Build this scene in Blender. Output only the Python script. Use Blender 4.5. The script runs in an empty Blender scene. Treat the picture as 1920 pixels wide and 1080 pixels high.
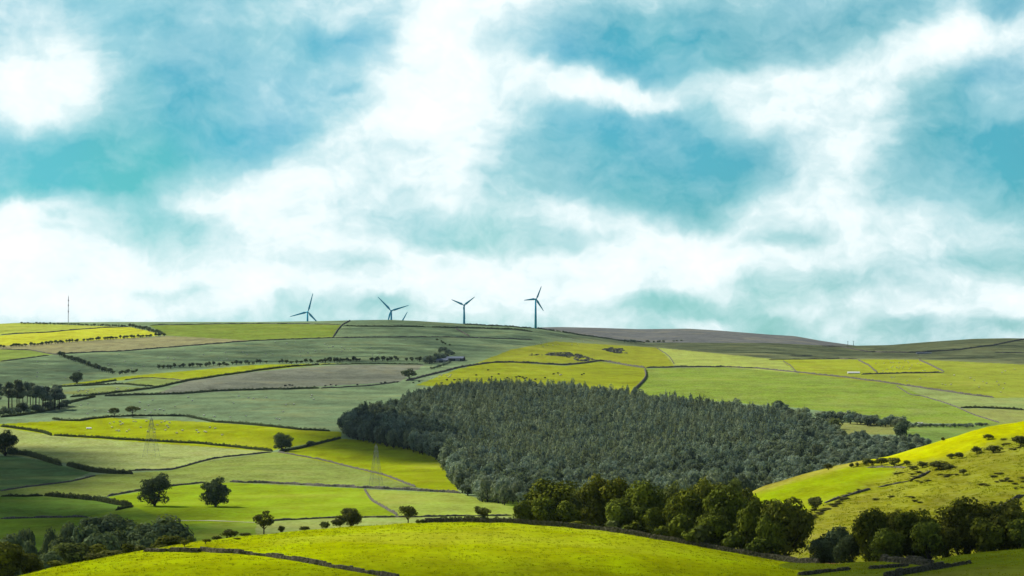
import bpy, math, random
import numpy as np
R = math.radians
rng = np.random.default_rng(7)
random.seed(7)
S = bpy.context.scene
COL = S.collection
F = 5000.0            # focal length in photo pixels (1920 wide)
PITCH = R(3.0)
CT, ST = math.cos(PITCH), math.sin(PITCH)
SUN_AZ, SUN_EL = R(-52), R(41)     # azimuth from +Y, negative = towards -X
SUN = np.array([math.sin(SUN_AZ)*math.cos(SUN_EL), math.cos(SUN_AZ)*math.cos(SUN_EL), math.sin(SUN_EL)])

# ------------------------------------------------------------------ helpers
def tag(o, label=None, cat=None, group=None, kind=None):
    if label: o['label'] = label
    if cat: o['category'] = cat
    if group: o['group'] = group
    if kind: o['kind'] = kind
    return o

def mesh_np(name, V, faces, mats=(), mat_idx=None, attrs=None, smooth=False):
    """V (n,3); faces: list of arrays (m,k) of vertex indices."""
    me = bpy.data.meshes.new(name)
    faces = [np.asarray(f, dtype=np.int32) for f in faces if len(f)]
    nl = sum(f.size for f in faces); npoly = sum(len(f) for f in faces)
    me.vertices.add(len(V)); me.loops.add(nl); me.polygons.add(npoly)
    me.vertices.foreach_set('co', np.asarray(V, dtype=np.float32).ravel())
    me.loops.foreach_set('vertex_index', np.concatenate([f.ravel() for f in faces]))
    tot = np.concatenate([np.full(len(f), f.shape[1], dtype=np.int32) for f in faces])
    st = np.zeros(npoly, dtype=np.int32); st[1:] = np.cumsum(tot)[:-1]
    me.polygons.foreach_set('loop_start', st)
    me.polygons.foreach_set('loop_total', tot)
    if mat_idx is not None: me.polygons.foreach_set('material_index', np.asarray(mat_idx, dtype=np.int32))
    me.polygons.foreach_set('use_smooth', np.full(npoly, bool(smooth)))
    for m in mats: me.materials.append(m)
    me.update(calc_edges=True)
    for k, (typ, dat) in (attrs or {}).items():
        a = me.attributes.new(k, typ, 'POINT')
        if typ == 'FLOAT': a.data.foreach_set('value', np.asarray(dat, dtype=np.float32).ravel())
        else: a.data.foreach_set('color', np.asarray(dat, dtype=np.float32).ravel())
    return me

def link(name, me, parent=None, loc=None):
    o = bpy.data.objects.new(name, me); COL.objects.link(o)
    if parent: o.parent = parent
    if loc is not None: o.location = loc
    return o

class MB:
    """collects tubes, boxes and free faces for one mesh"""
    def __init__(s): s.V = []; s.f4 = []; s.f3 = []; s.i4 = []; s.i3 = []; s.n = 0
    def add(s, V, f4=(), f3=(), mi=0):
        s.V.append(np.asarray(V, float))
        for f in f4: s.f4.append([i+s.n for i in f]); s.i4.append(mi)
        for f in f3: s.f3.append([i+s.n for i in f]); s.i3.append(mi)
        s.n += len(V)
    def tube(s, pts, rad, k=6, mi=0, cap=True):
        pts = np.asarray(pts, float); n = len(pts)
        rad = np.broadcast_to(np.asarray(rad, float), (n,))
        V = []
        for i in range(n):
            d = pts[min(i+1, n-1)]-pts[max(i-1, 0)]; d = d/(np.linalg.norm(d)+1e-9)
            a = np.cross(d, [0.31, 0.95, 0.05] if abs(d[2]) > .8 else [0, 0, 1.0]); a /= np.linalg.norm(a)+1e-9
            b = np.cross(d, a)
            for j in range(k):
                t = 2*math.pi*j/k
                V.append(pts[i]+rad[i]*(math.cos(t)*a+math.sin(t)*b))
        f4 = [[i*k+j, i*k+(j+1) % k, (i+1)*k+(j+1) % k, (i+1)*k+j] for i in range(n-1) for j in range(k)]
        f3 = []
        if cap:
            V += [pts[0], pts[-1]]
            f3 = [[n*k, (j+1) % k, j] for j in range(k)]+[[n*k+1, (n-1)*k+j, (n-1)*k+(j+1) % k] for j in range(k)]
        s.add(V, f4, f3, mi)
    def box(s, c, h, mi=0, rz=0.0):
        c = np.asarray(c, float); V = []
        ca, sa = math.cos(rz), math.sin(rz)
        for dx, dy, dz in [(-1,-1,-1),(1,-1,-1),(1,1,-1),(-1,1,-1),(-1,-1,1),(1,-1,1),(1,1,1),(-1,1,1)]:
            x, y = dx*h[0], dy*h[1]
            V.append(c+[x*ca-y*sa, x*sa+y*ca, dz*h[2]])
        s.add(V, [[3,2,1,0],[4,5,6,7],[0,1,5,4],[1,2,6,5],[2,3,7,6],[3,0,4,7]], (), mi)
    def mesh(s, name, mats, smooth=False):
        V = np.concatenate(s.V)
        return mesh_np(name, V, [np.array(s.f4).reshape(-1,4), np.array(s.f3).reshape(-1,3)], mats, s.i4+s.i3, None, smooth)

def sines(x, y, wl, n, seed):
    r = np.random.default_rng(seed); o = 0
    for i in range(n):
        a = r.uniform(0, 2*math.pi); w = wl*r.uniform(.6, 1.7); p = r.uniform(0, 6.28)
        o = o+np.sin((x*math.cos(a)+y*math.sin(a))*2*math.pi/w+p)
    return o/math.sqrt(n)

def inpoly(px, py, poly):
    poly = np.asarray(poly, float); ins = np.zeros(px.shape, bool); j = len(poly)-1
    for i in range(len(poly)):
        xi, yi = poly[i]; xj, yj = poly[j]
        if yi != yj:
            ins ^= ((yi > py) != (yj > py)) & (px < (xj-xi)*(py-yi)/(yj-yi)+xi)
        j = i
    return ins

# ------------------------------------------------------------------ node helpers / materials
class NT:
    def __init__(s, nt): s.nt = nt; nt.nodes.clear()
    def n(s, t, **kw):
        nd = s.nt.nodes.new(t)
        for k, v in kw.items():
            if k == 'ins':
                for a, b in v.items():
                    if hasattr(b, 'is_output'): s.nt.links.new(b, nd.inputs[a])
                    else: nd.inputs[a].default_value = b
            else: setattr(nd, k, v)
        return nd
    def math(s, op, a, b=0.0, c=0.0, clamp=False):
        nd = s.nt.nodes.new('ShaderNodeMath'); nd.operation = op; nd.use_clamp = clamp
        for i, v in enumerate((a, b, c)):
            if hasattr(v, 'is_output'): s.nt.links.new(v, nd.inputs[i])
            else: nd.inputs[i].default_value = v
        return nd.outputs[0]
    def mix(s, f, a, b, blend='MIX'):
        nd = s.nt.nodes.new('ShaderNodeMix'); nd.data_type = 'RGBA'; nd.blend_type = blend
        for i, v in ((0, f), (6, a), (7, b)):
            if hasattr(v, 'is_output'): s.nt.links.new(v, nd.inputs[i])
            else: nd.inputs[i].default_value = (*v, 1) if isinstance(v, tuple) and len(v) == 3 else v
        return nd.outputs[2]
    def fmix(s, f, a, b):
        nd = s.nt.nodes.new('ShaderNodeMix'); nd.data_type = 'FLOAT'
        for i, v in ((0, f), (2, a), (3, b)):
            if hasattr(v, 'is_output'): s.nt.links.new(v, nd.inputs[i])
            else: nd.inputs[i].default_value = v
        return nd.outputs[0]
    def noise(s, vec, scale, detail=3, rough=.55, dist=0.0):
        nd = s.n('ShaderNodeTexNoise', ins={'Scale': scale, 'Detail': detail, 'Roughness': rough, 'Distortion': dist})
        if vec is not None: s.nt.links.new(vec, nd.inputs['Vector'])
        return nd
    def rng(s, v, a, b, c=0.0, d=1.0, kind='LINEAR'):
        nd = s.nt.nodes.new('ShaderNodeMapRange'); nd.interpolation_type = kind
        for i, x in enumerate((v, a, b, c, d)):
            if hasattr(x, 'is_output'): s.nt.links.new(x, nd.inputs[i])
            else: nd.inputs[i].default_value = x
        return nd.outputs[0]
    def vmap(s, vec, scale=(1,1,1), rot=(0,0,0), loc=(0,0,0)):
        return s.n('ShaderNodeMapping', ins={'Vector': vec, 'Scale': scale, 'Rotation': rot, 'Location': loc}).outputs[0]

def new_mat(name):
    m = bpy.data.materials.new(name); m.use_nodes = True
    return m, NT(m.node_tree)

def finish(T, color, trans=0.0, bump=None, rough=1.0, tcol=None):
    d = T.n('ShaderNodeBsdfDiffuse', ins={'Color': color if hasattr(color, 'is_output') else (*color, 1)})
    out = d.outputs[0]
    if bump is not None: T.nt.links.new(bump, d.inputs['Normal'])
    if trans:
        tc = tcol if tcol is not None else color
        t = T.n('ShaderNodeBsdfTranslucent', ins={'Color': tc if hasattr(tc, 'is_output') else (*tc, 1)})
        out = T.n('ShaderNodeMixShader', ins={0: trans, 1: out, 2: t.outputs[0]}).outputs[0]
    o = T.n('ShaderNodeOutputMaterial'); T.nt.links.new(out, o.inputs['Surface'])

def simple_mat(name, c, var=.25, scale=3.0, c2=None):
    m, T = new_mat(name)
    co = T.n('ShaderNodeTexCoord').outputs['Object']
    nz = T.noise(co, scale, 4, .6).outputs['Fac']
    c2 = c2 or tuple(v*(1-var) for v in c)
    finish(T, T.mix(T.rng(nz, .35, .65), c2, c))
    return m

def leaf_mat(name, dark, light, trans=.3, tint=.25, warm=(.12, .10, .02), val=(.7, 1.3)):
    """leaf colour varies from leaf to leaf (tone) and from tree to tree (random)"""
    m, T = new_mat(name)
    tone = T.n('ShaderNodeAttribute', attribute_name='tone').outputs['Fac']
    rnd = T.n('ShaderNodeObjectInfo').outputs['Random']
    c = T.mix(tone, dark, light)
    w = T.math('MULTIPLY', T.math('POWER', rnd, 2.0), tint)
    c = T.mix(w, c, warm)
    hv = T.n('ShaderNodeHueSaturation', ins={'Hue': T.rng(rnd, 0, 1, .485, .51), 'Value': T.rng(T.math('FRACT', T.math('MULTIPLY', rnd, 7.31)), 0, 1, *val), 'Color': c})
    finish(T, hv.outputs[0], trans, tcol=T.mix(.5, hv.outputs[0], (.16, .2, .02)))
    return m

M_OAK = leaf_mat('foliage_oak', (.020, .040, .012), (.20, .245, .022), .14)
M_OLIVE = leaf_mat('foliage_olive', (.028, .044, .012), (.18, .195, .02), .16, .3, (.12, .10, .02))
M_PALE = leaf_mat('foliage_pale', (.06, .09, .03), (.18, .22, .06), .3)
M_FAR = leaf_mat('foliage_wood', (.060, .110, .105), (.24, .30, .22), .42, .25, (.17, .15, .08), val=(.55, 1.5))
M_CON = leaf_mat('foliage_conifer', (.058, .100, .095), (.24, .29, .20), .42, .3, (.17, .14, .07), val=(.55, 1.5))
M_HEDGE = leaf_mat('foliage_hedge', (.038, .058, .034), (.12, .155, .07), .3, .2)
M_THORN = leaf_mat('foliage_thorn', (.040, .055, .018), (.13, .14, .04), .25, .3, (.13, .10, .03))
M_GORSE = leaf_mat('foliage_gorse', (.055, .062, .018), (.15, .15, .04), .25, .3, (.16, .13, .03))
M_VALLEY = leaf_mat('foliage_valley', (.020, .045, .032), (.13, .175, .075), .2, .2, (.12, .10, .03))
M_BARK = simple_mat('bark', (.075, .062, .048), .5, 4.0)
M_STONE = simple_mat('dry_stone', (.17, .16, .13), .6, 1.2)
M_DSTONE = simple_mat('mossy_stone', (.16, .145, .105), .65, 1.6, (.05, .055, .028))
M_ROCK = simple_mat('grey_rock', (.22, .21, .19), .6, .6)
M_CLOUD = simple_mat('cloud_white', (.8, .8, .8), .05, .01)

# ------------------------------------------------------------------ terrain profile
def curve(pts):
    p = np.array(pts, float)
    return lambda x: np.interp(x, p[:, 0], p[:, 1])
def smooth1(a, k, axis=-1):
    ker = np.hanning(2*k+3)[1:-1]; ker /= ker.sum()
    pad = [(0, 0)]*a.ndim; pad[axis] = (k, k)
    b = np.pad(a, pad, mode='edge')
    return np.apply_along_axis(lambda v: np.convolve(v, ker, 'valid'), axis, b)

cC = curve([(-900,1180),(-200,1125),(0,1092),(37,1081),(100,1066),(160,1053),(275,1032),(375,1016),(480,1004),(630,990),(730,983.5),(830,980),(900,980),
    (960,981.5),(1085,992),(1160,1000),(1260,1017),(1350,1033),(1435,1049),(1500,1057),(1560,1058),(1615,1054),(1690,1053),(1750,1050),(1827,1037),(1920,1029),(2100,1020),(3000,1030)])
cYc = curve([(-900,540),(0,560),(400,620),(850,650),(1100,640),(1450,600),(1620,565),(1920,560),(3000,560)])
cB = curve([(900,1080),(1150,1025),(1250,992),(1300,972),(1380,936),(1430,911),(1500,890),(1560,875),(1610,864),(1660,857),(1740,832),(1800,815),(1850,799),(1920,788),(2100,765),(2600,745),(4000,765)])
cA = curve([(-900,622),(-200,611),(0,607),(37,605),(225,603.5),(480,603.5),(600,602),(655,600.5),(730,599.5),(780,601.5),(870,607),(960,611.5),(1002,615),
    (1085,627),(1172,638.5),(1210,642),(1440,643),(1540,647.5),(1600,648),(1665,647),(1740,641),(1827,635),(1890,634),(1920,634.5),(2100,631),(3000,640)])
cM = curve([(-900,660),(600,650),(900,628),(1002,614),(1050,613),(1120,614.5),(1200,617),(1290,616),(1340,619),(1440,627),(1490,630),(1540,639),(1590,646),(1620,650),(1700,660),(1900,670),(3000,670)])
KY = np.array([820, 900, 1050, 1250, 1550, 1850, 2250, 2650, 2950.])
Ky = np.array([1080, 1040, 1000, 950, 900, 857, 800, 750, 720.])
Y_A0, Y_A, Y_M0, Y_M = 2950., 4700., 5300., 6500.

rows = np.concatenate([np.linspace(-150, 380, 34), np.arange(400, 740, 2.2), np.arange(740, 1340, 4.5), 1340*np.exp(np.linspace(0, math.log(4900/1340), 430)),
                       np.linspace(4950, 6700, 70), np.linspace(6900, 12000, 14)])
xs_in = np.arange(-70, 1995, 2.0)
gl = -70-np.cumsum(6*1.085**np.arange(48)); gr = 1993+np.cumsum(6*1.085**np.arange(48))
cols = np.concatenate([gl[::-1], xs_in, gr])
NR, NC = len(rows), len(cols)
U = (cols-960)/F/CT
def sm(f, k=6):
    return smooth1(f(cols), k)
C_, YC_, B_, A_, M_ = sm(cC, 5), sm(cYc, 12), sm(cB, 6), sm(cA, 6), sm(cM, 6)

def sst(t): t = np.clip(t, 0, 1); return t*t*(3-2*t)
def profile_y():
    Y = rows[:, None]; C, YC, B, A, M = (v[None, :] for v in (C_, YC_, B_, A_, M_))
    ym = np.interp(Y, KY, Ky)+np.zeros((1, NC))
    ym = np.where(Y < 820, 1080+(820-Y)*.5, ym)
    t = np.clip((Y-Y_A0)/(Y_A-Y_A0), 0, 1)
    ym = np.where(Y > Y_A0, A+(720-A)*(1-t)**1.25, ym)
    ya = A+11*sst((Y-Y_A)/450)
    t2 = np.clip((Y-Y_M0)/(Y_M-Y_M0), 0, 1)
    base = np.maximum(A+11, M+4)
    yb = M+(base-M)*(1-t2)**1.6
    ym = np.where(Y > Y_A, ya+(yb-ya)*sst((Y-Y_A-350)/450), ym)
    ym = np.where(Y > Y_M, M+(Y-Y_M)*.014, ym)
    # wooded shoulder on the other side of the valley
    s = np.clip((Y-770)/(1130-770), 0, 1)
    ybp = B+(1052-B)*(1-s)**1.55
    ybp = np.where(Y > 1130, B+165*np.clip((Y-1130)/300, 0, 2)**1.4, ybp)
    ybp = np.where(Y < 770, 1200, ybp)
    k = 7.0
    ym = np.where((Y > 740) & (Y < 1500), -k*np.logaddexp(-ym/k, -ybp/k), ym)
    # near meadow
    s = np.clip((Y-400)/(YC-400), 0, 1)
    yc = C+(1135-C)*(1-s)**1.8
    y = np.where(Y <= YC, yc, C+(ym-C)*sst((Y-YC)/150))
    return y
YI = profile_y()
YI = smooth1(YI, 2, 0)
V_ = (540-YI)/F
SL = (ST+V_*CT)/(CT-V_*ST)                 # Z / Y along the sight line
ZZ = SL*np.maximum(rows, 1)[:, None]
i400 = int(np.argmin(abs(rows-400)))
tt = np.clip(rows/400., 0, 1)[:, None]
znear = -1.7+(ZZ[i400][None, :]+1.7)*(1-(1-tt)**1.6)
ZZ = np.where(rows[:, None] < 400, znear, ZZ)
XX = U[None, :]*np.maximum(rows, 200)[:, None]
YY = np.repeat(rows[:, None], NC, 1)
far = sst((YY-1200)/600)
ZZ = ZZ+far*1.0*sines(XX, YY, 230, 9, 1)*np.where(YY > 4300, np.clip(1-(YY-4300)/350, 0, 1), 1)
ZZ = ZZ+sst((YY-300)/100)*(1-sst((YY-1150)/150))*(.10*sines(XX, YY, 8, 8, 2)+.07*sines(XX*.4, YY*1.5, 11, 9, 12)+.16*sines(XX, YY, 38, 8, 3)*(1-np.exp(-((YY-YC_[None, :])/40)**2)))
bm = sst((cols[None, :]-1330)/120)*sst((YY-780)/60)*(1-sst((YY-1060)/60))
ZZ = ZZ+bm*(.30*sines(XX, YY*1.6, 26, 9, 4)+.10*sines(XX, YY*2.5, 9, 8, 5))

def project(X, Y, Z):
    f = Y*CT+Z*ST; up = -Y*ST+Z*CT
    return 960+F*X/f, 540-F*up/f
PX, PY = project(XX, np.maximum(YY, 1.0), ZZ)

def H(X, Y):
    """terrain height at world X, Y (Y > 200)"""
    u = X/max(Y, 200.)
    c = np.interp(u, U, np.arange(NC)); r = np.interp(Y, rows, np.arange(NR))
    c0 = min(int(c), NC-2); r0 = min(int(r), NR-2); fc = c-c0; fr = r-r0
    z = ZZ[r0:r0+2, c0:c0+2]
    return float((z[0, 0]*(1-fc)+z[0, 1]*fc)*(1-fr)+(z[1, 0]*(1-fc)+z[1, 1]*fc)*fr)

def G(x, y, Ymin=760., Ymax=6600.):
    """where the sight line through photo pixel (x, y) meets the ground beyond depth Ymin"""
    v = (540-y)/F; u = (x-960)/F/(CT-v*ST)
    c = np.interp(u, U, np.arange(NC)); c0 = min(int(c), NC-2); fc = c-c0
    prof = PY[:, c0]*(1-fc)+PY[:, c0+1]*fc
    a = int(np.searchsorted(rows, Ymin)); b = int(np.searchsorted(rows, Ymax))
    w = np.nonzero(prof[a:b] <= y)[0]
    if len(w) == 0: i = a+int(np.argmin(prof[a:b])); Yw = rows[i]
    else:
        i = a+int(w[0])
        if w[0] == 0: Yw = rows[i]
        else:
            t = (prof[i-1]-y)/(prof[i-1]-prof[i]+1e-9); Yw = rows[i-1]+t*(rows[i]-rows[i-1])
    X = u*Yw
    return X, float(Yw), H(X, float(Yw))
def at(x, Yw):
    X = (x-960)/F/CT*Yw
    return X, Yw, H(X, Yw)
def zpix(y, Yw):
    v = (540-y)/F
    return (ST+v*CT)/(CT-v*ST)*Yw
def YcAt(x): return float(np.interp(x, cols, YC_))

# ------------------------------------------------------------------ fields: colours of the pastures, some darkened for cloud shade
LUSH = (.215, .250, .004); MID = (.115, .185, .016); GREY = (.142, .202, .098); PALE = (.215, .255, .06)
TAN = (.195, .185, .085); MAUVE_SHADED = (.135, .145, .105); OLIVE = (.170, .177, .005); DARK = (.125, .145, .065); MOOR = (.095, .098, .098)  # mauve tone lowered so that partial cloud shade is part of the colour
FIELDS = [  # (polygon in photo pixels, colour, mottling)
 ([(-90,608),(37,606),(230,612.5),(190,614),(0,628),(-90,632)], (.28,.32,.04), .1),
 ([(-90,633),(0,629),(190,615),(245,613),(310,628),(75,649),(-90,652)], (.37,.385,.02), .1),
 ([(-90,654),(310,630),(400,633),(480,638),(240,657),(100,664),(70,657),(-90,655)], TAN, .3),
 ([(-90,655),(0,655),(60,657),(100,665),(0,678),(-90,686)], (.16,.22,.04), .1),
 ([(280,610),(480,607),(640,609),(625,632),(480,639),(310,629)], (.135,.185,.022), .15),  # colour lowered to carry the partial cloud shade on this field
 ([(97,724),(230,706),(480,684),(640,681),(600,684),(480,696),(350,714),(270,708),(230,713)], LUSH, .1),
 ([(230,718),(270,709),(350,714),(300,723),(280,723)], (.16,.21,.05), .2),
 ([(105,738),(200,724),(285,727),(180,740)], (.17,.22,.06), .3),
 ([(290,740),(350,715),(480,697),(640,684),(795,684),(750,716),(480,731)], MAUVE_SHADED, .25),
 ([(-90,797),(0,795),(110,789),(200,783),(400,792),(640,810),(640,820),(500,847),(100,818),(0,801),(-90,800)], (.22,.26,.001), .05),
 ([(-90,800),(0,801),(110,818),(510,847),(480,851),(370,868),(300,882),(240,884),(120,868),(10,852),(-90,845)], PALE, .9),
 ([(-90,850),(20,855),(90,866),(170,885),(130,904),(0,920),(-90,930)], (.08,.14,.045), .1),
 ([(-90,930),(0,921),(130,904),(180,890),(250,886),(320,882),(370,868),(510,848),(520,848),(660,877),(780,914),(685,915),(430,905),(330,911),(200,931),(80,929)], (.155,.20,.03), .5),
 ([(520,848),(560,842),(640,822),(760,832),(830,865),(862,924),(785,915),(660,877)], (.20,.24,.002), .05),
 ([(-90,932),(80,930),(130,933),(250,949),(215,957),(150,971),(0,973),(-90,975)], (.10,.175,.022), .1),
 ([(200,932),(330,911),(430,905),(683,916),(695,938),(746,969),(640,971),(480,978),(330,983),(250,950)], (.185,.26,.006), .1),
 ([(683,917),(865,925),(960,950),(980,966),(750,970),(720,952),(695,938)], (.21,.265,.03), .35),
 ([(480,979),(640,971),(970,967),(970,985),(640,1000),(480,1010)], (.19,.24,.05), .6),
 ([(820,705),(870,690),(900,678),(960,655),(1040,640),(1235,652),(1265,686),(1210,690),(1150,680),(1125,676),(1090,682),(1000,681)], (.195,.215,.008), .2),
 ([(780,722),(860,691),(920,681),(1000,682),(1060,686),(1125,678),(1210,691),(1213,708),(1185,740),(1000,738)], (.195,.225,.005), .15),
 ([(1185,740),(1213,708),(1210,691),(1350,689),(1480,698),(1640,716),(1690,722),(1730,743),(1800,766),(1830,780),(1890,797),(1700,792),(1500,765)], (.14,.205,.010), .6),
 ([(1235,652),(1440,672),(1465,676),(1495,700),(1350,688),(1265,685)], (.24,.285,.05), .35),
 ([(1440,674),(1608,674),(1645,700),(1610,702),(1500,702),(1465,676)], (.225,.26,.012), .2),
 ([(1608,674),(1722,674),(1771,698),(1645,701)], (.235,.265,.010), .1),
 ([(1722,674),(1930,684),(2000,690),(2000,746),(1865,746),(1690,722),(1500,702),(1771,699)], (.20,.235,.016), .25),
 ([(1690,722),(1865,746),(2000,746),(2000,770),(1800,765),(1730,743)], (.19,.24,.065), .4),
 ([(1800,766),(2000,770),(2000,800),(1880,795),(1830,780)], (.19,.215,.045), .45),
 ([(1560,792),(1690,792),(1690,815),(1590,815)], (.155,.17,.035), .5),
 ([(1690,797),(1900,797),(1750,840),(1700,830)], (.12,.19,.03), .3),
]
COLR = np.empty((NR, NC, 3)); MOT = np.full((NR, NC), .15)
COLR[:] = GREY
main = (YY > 1335) & (YY <= 4950)
low = (YY > 760) & (YY <= 1335) & (PX < 1300)
COLR[low] = (.14, .215, .014)
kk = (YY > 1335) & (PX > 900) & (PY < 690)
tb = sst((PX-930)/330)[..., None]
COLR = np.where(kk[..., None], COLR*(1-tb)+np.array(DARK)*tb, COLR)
sel = main | low
jx = PX+1.2*sines(XX, YY, 60, 5, 8); jy = PY
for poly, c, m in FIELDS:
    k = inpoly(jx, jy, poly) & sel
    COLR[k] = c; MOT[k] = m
COLR[YY > 4950] = MOOR; MOT[YY > 4950] = .2
bh = (YY > 740) & (YY <= 1335) & (PX > 1290)
COLR[bh] = OLIVE; MOT[bh] = .25
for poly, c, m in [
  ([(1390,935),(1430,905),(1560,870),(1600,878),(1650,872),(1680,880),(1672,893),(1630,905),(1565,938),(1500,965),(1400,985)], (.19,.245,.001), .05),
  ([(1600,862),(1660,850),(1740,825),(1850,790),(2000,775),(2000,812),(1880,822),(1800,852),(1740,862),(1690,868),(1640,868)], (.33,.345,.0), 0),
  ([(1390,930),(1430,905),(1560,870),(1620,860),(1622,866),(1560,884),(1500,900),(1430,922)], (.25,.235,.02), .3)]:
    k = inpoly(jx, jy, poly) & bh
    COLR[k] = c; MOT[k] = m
ra, rb = int(np.searchsorted(rows, 745)), int(np.searchsorted(rows, 1330)); cb = int(np.searchsorted(cols, 1300))
for ch in range(3): COLR[ra:rb, cb:, ch] = smooth1(smooth1(COLR[ra:rb, cb:, ch], 5, 0), 5, 1)
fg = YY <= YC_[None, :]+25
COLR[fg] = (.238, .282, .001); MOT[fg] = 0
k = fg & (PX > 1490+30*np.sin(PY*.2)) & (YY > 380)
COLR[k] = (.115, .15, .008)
trk = np.array([(1488,1037),(1560,1046),(1625,1053),(1625,1057),(1560,1051),(1488,1041)])

def terrain_mat():
    m, T = new_mat('pasture')
    co = T.n('ShaderNodeTexCoord').outputs['Object']
    col = T.n('ShaderNodeAttribute', attribute_name='field').outputs['Color']
    mot = T.n('ShaderNodeAttribute', attribute_name='mott').outputs['Fac']
    big = T.noise(co, .012, 4, .6, .5).outputs['Fac']
    med = T.noise(T.vmap(co, (1, .35, 1), (0, 0, .25)), .07, 4, .65, .3).outputs['Fac']
    fine = T.noise(T.vmap(co, (1, .5, 1)), .45, 4, .7).outputs['Fac']
    v = T.math('ADD', T.rng(big, .3, .7, .80, 1.20), T.rng(med, .3, .7, -.24, .24))
    v = T.math('ADD', v, T.rng(fine, .3, .7, -.16, .16))
    hv = T.n('ShaderNodeHueSaturation', ins={'Hue': T.rng(med, .3, .7, .488, .512), 'Value': v, 'Color': col})
    c = T.mix(T.math('MULTIPLY', T.rng(big, .52, .75), .35), hv.outputs[0], (.24, .20, .05))
    pat = T.noise(T.vmap(co, (1, .45, 1), (0, 0, -.2), (300, 90, 0)), .022, 5, .62, .6).outputs['Fac']
    c = T.mix(T.math('MULTIPLY', T.rng(pat, .50, .72), T.math('ADD', .05, T.math('MULTIPLY', mot, .6))), c, T.mix(.5, c, (.19, .225, .09)))
    c = T.mix(T.math('MULTIPLY', T.rng(pat, .46, .28), .25), c, T.mix(1.0, c, (.80, .97, .6), 'MULTIPLY'))
    rowp = T.noise(T.vmap(co, (.05, .5, 1), (0, 0, R(58))), 1.0, 3, .6, 1.2).outputs['Fac']
    pf = T.math('MULTIPLY', T.math('MULTIPLY', T.rng(T.math('ADD', T.math('MULTIPLY', rowp, .5), T.math('MULTIPLY', fine, .5)), .46, .62), mot), .75)
    c = T.mix(pf, c, T.mix(.55, c, (.42, .45, .28)))
    dk = T.math('MULTIPLY', T.rng(fine, .42, .28), T.math('MULTIPLY', mot, .6))
    c = T.mix(dk, c, (.10, .12, .035))
    b = T.n('ShaderNodeBump', ins={'Strength': .5, 'Distance': .8, 'Height': fine})
    finish(T, c, bump=b.outputs[0])
    return m
M_TER = terrain_mat()
PTS = np.stack([XX, YY, ZZ], -1)
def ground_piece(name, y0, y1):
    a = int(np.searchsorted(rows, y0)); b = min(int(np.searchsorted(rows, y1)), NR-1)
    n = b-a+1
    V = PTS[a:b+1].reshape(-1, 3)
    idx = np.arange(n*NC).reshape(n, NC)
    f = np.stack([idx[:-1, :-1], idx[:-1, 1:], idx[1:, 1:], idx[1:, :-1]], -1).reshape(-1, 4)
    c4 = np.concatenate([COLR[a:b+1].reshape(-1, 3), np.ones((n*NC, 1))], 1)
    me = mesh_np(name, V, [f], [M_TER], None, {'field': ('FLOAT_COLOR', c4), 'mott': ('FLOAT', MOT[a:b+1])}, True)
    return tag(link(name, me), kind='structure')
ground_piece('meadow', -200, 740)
ground_piece('valley_pasture', 740, 1340)
ground_piece('hillside', 1340, 4950)
ground_piece('moorland', 4950, 99999)

# ------------------------------------------------------------------ camera, sun, sky
cam = bpy.data.cameras.new('Camera'); co = bpy.data.objects.new('Camera', cam); COL.objects.link(co)
cam.sensor_width = 36; cam.lens = 36*F/1920; cam.clip_start = 1; cam.clip_end = 60000
co.rotation_euler = (math.pi/2+PITCH, 0, 0)
S.camera = co
sl = bpy.data.lights.new('Sun', 'SUN'); so = bpy.data.objects.new('Sun', sl); COL.objects.link(so)
sl.energy = 4.9; sl.angle = R(.6); sl.color = (1, .95, .84)
from mathutils import Vector
so.rotation_euler = Vector(SUN).to_track_quat('Z', 'Y').to_euler(); so.location = (-200, 200, 400)
S.view_settings.view_transform = 'Standard'; S.view_settings.look = 'None'
S.view_settings.exposure = 0.55; S.view_settings.gamma = 1

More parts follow.
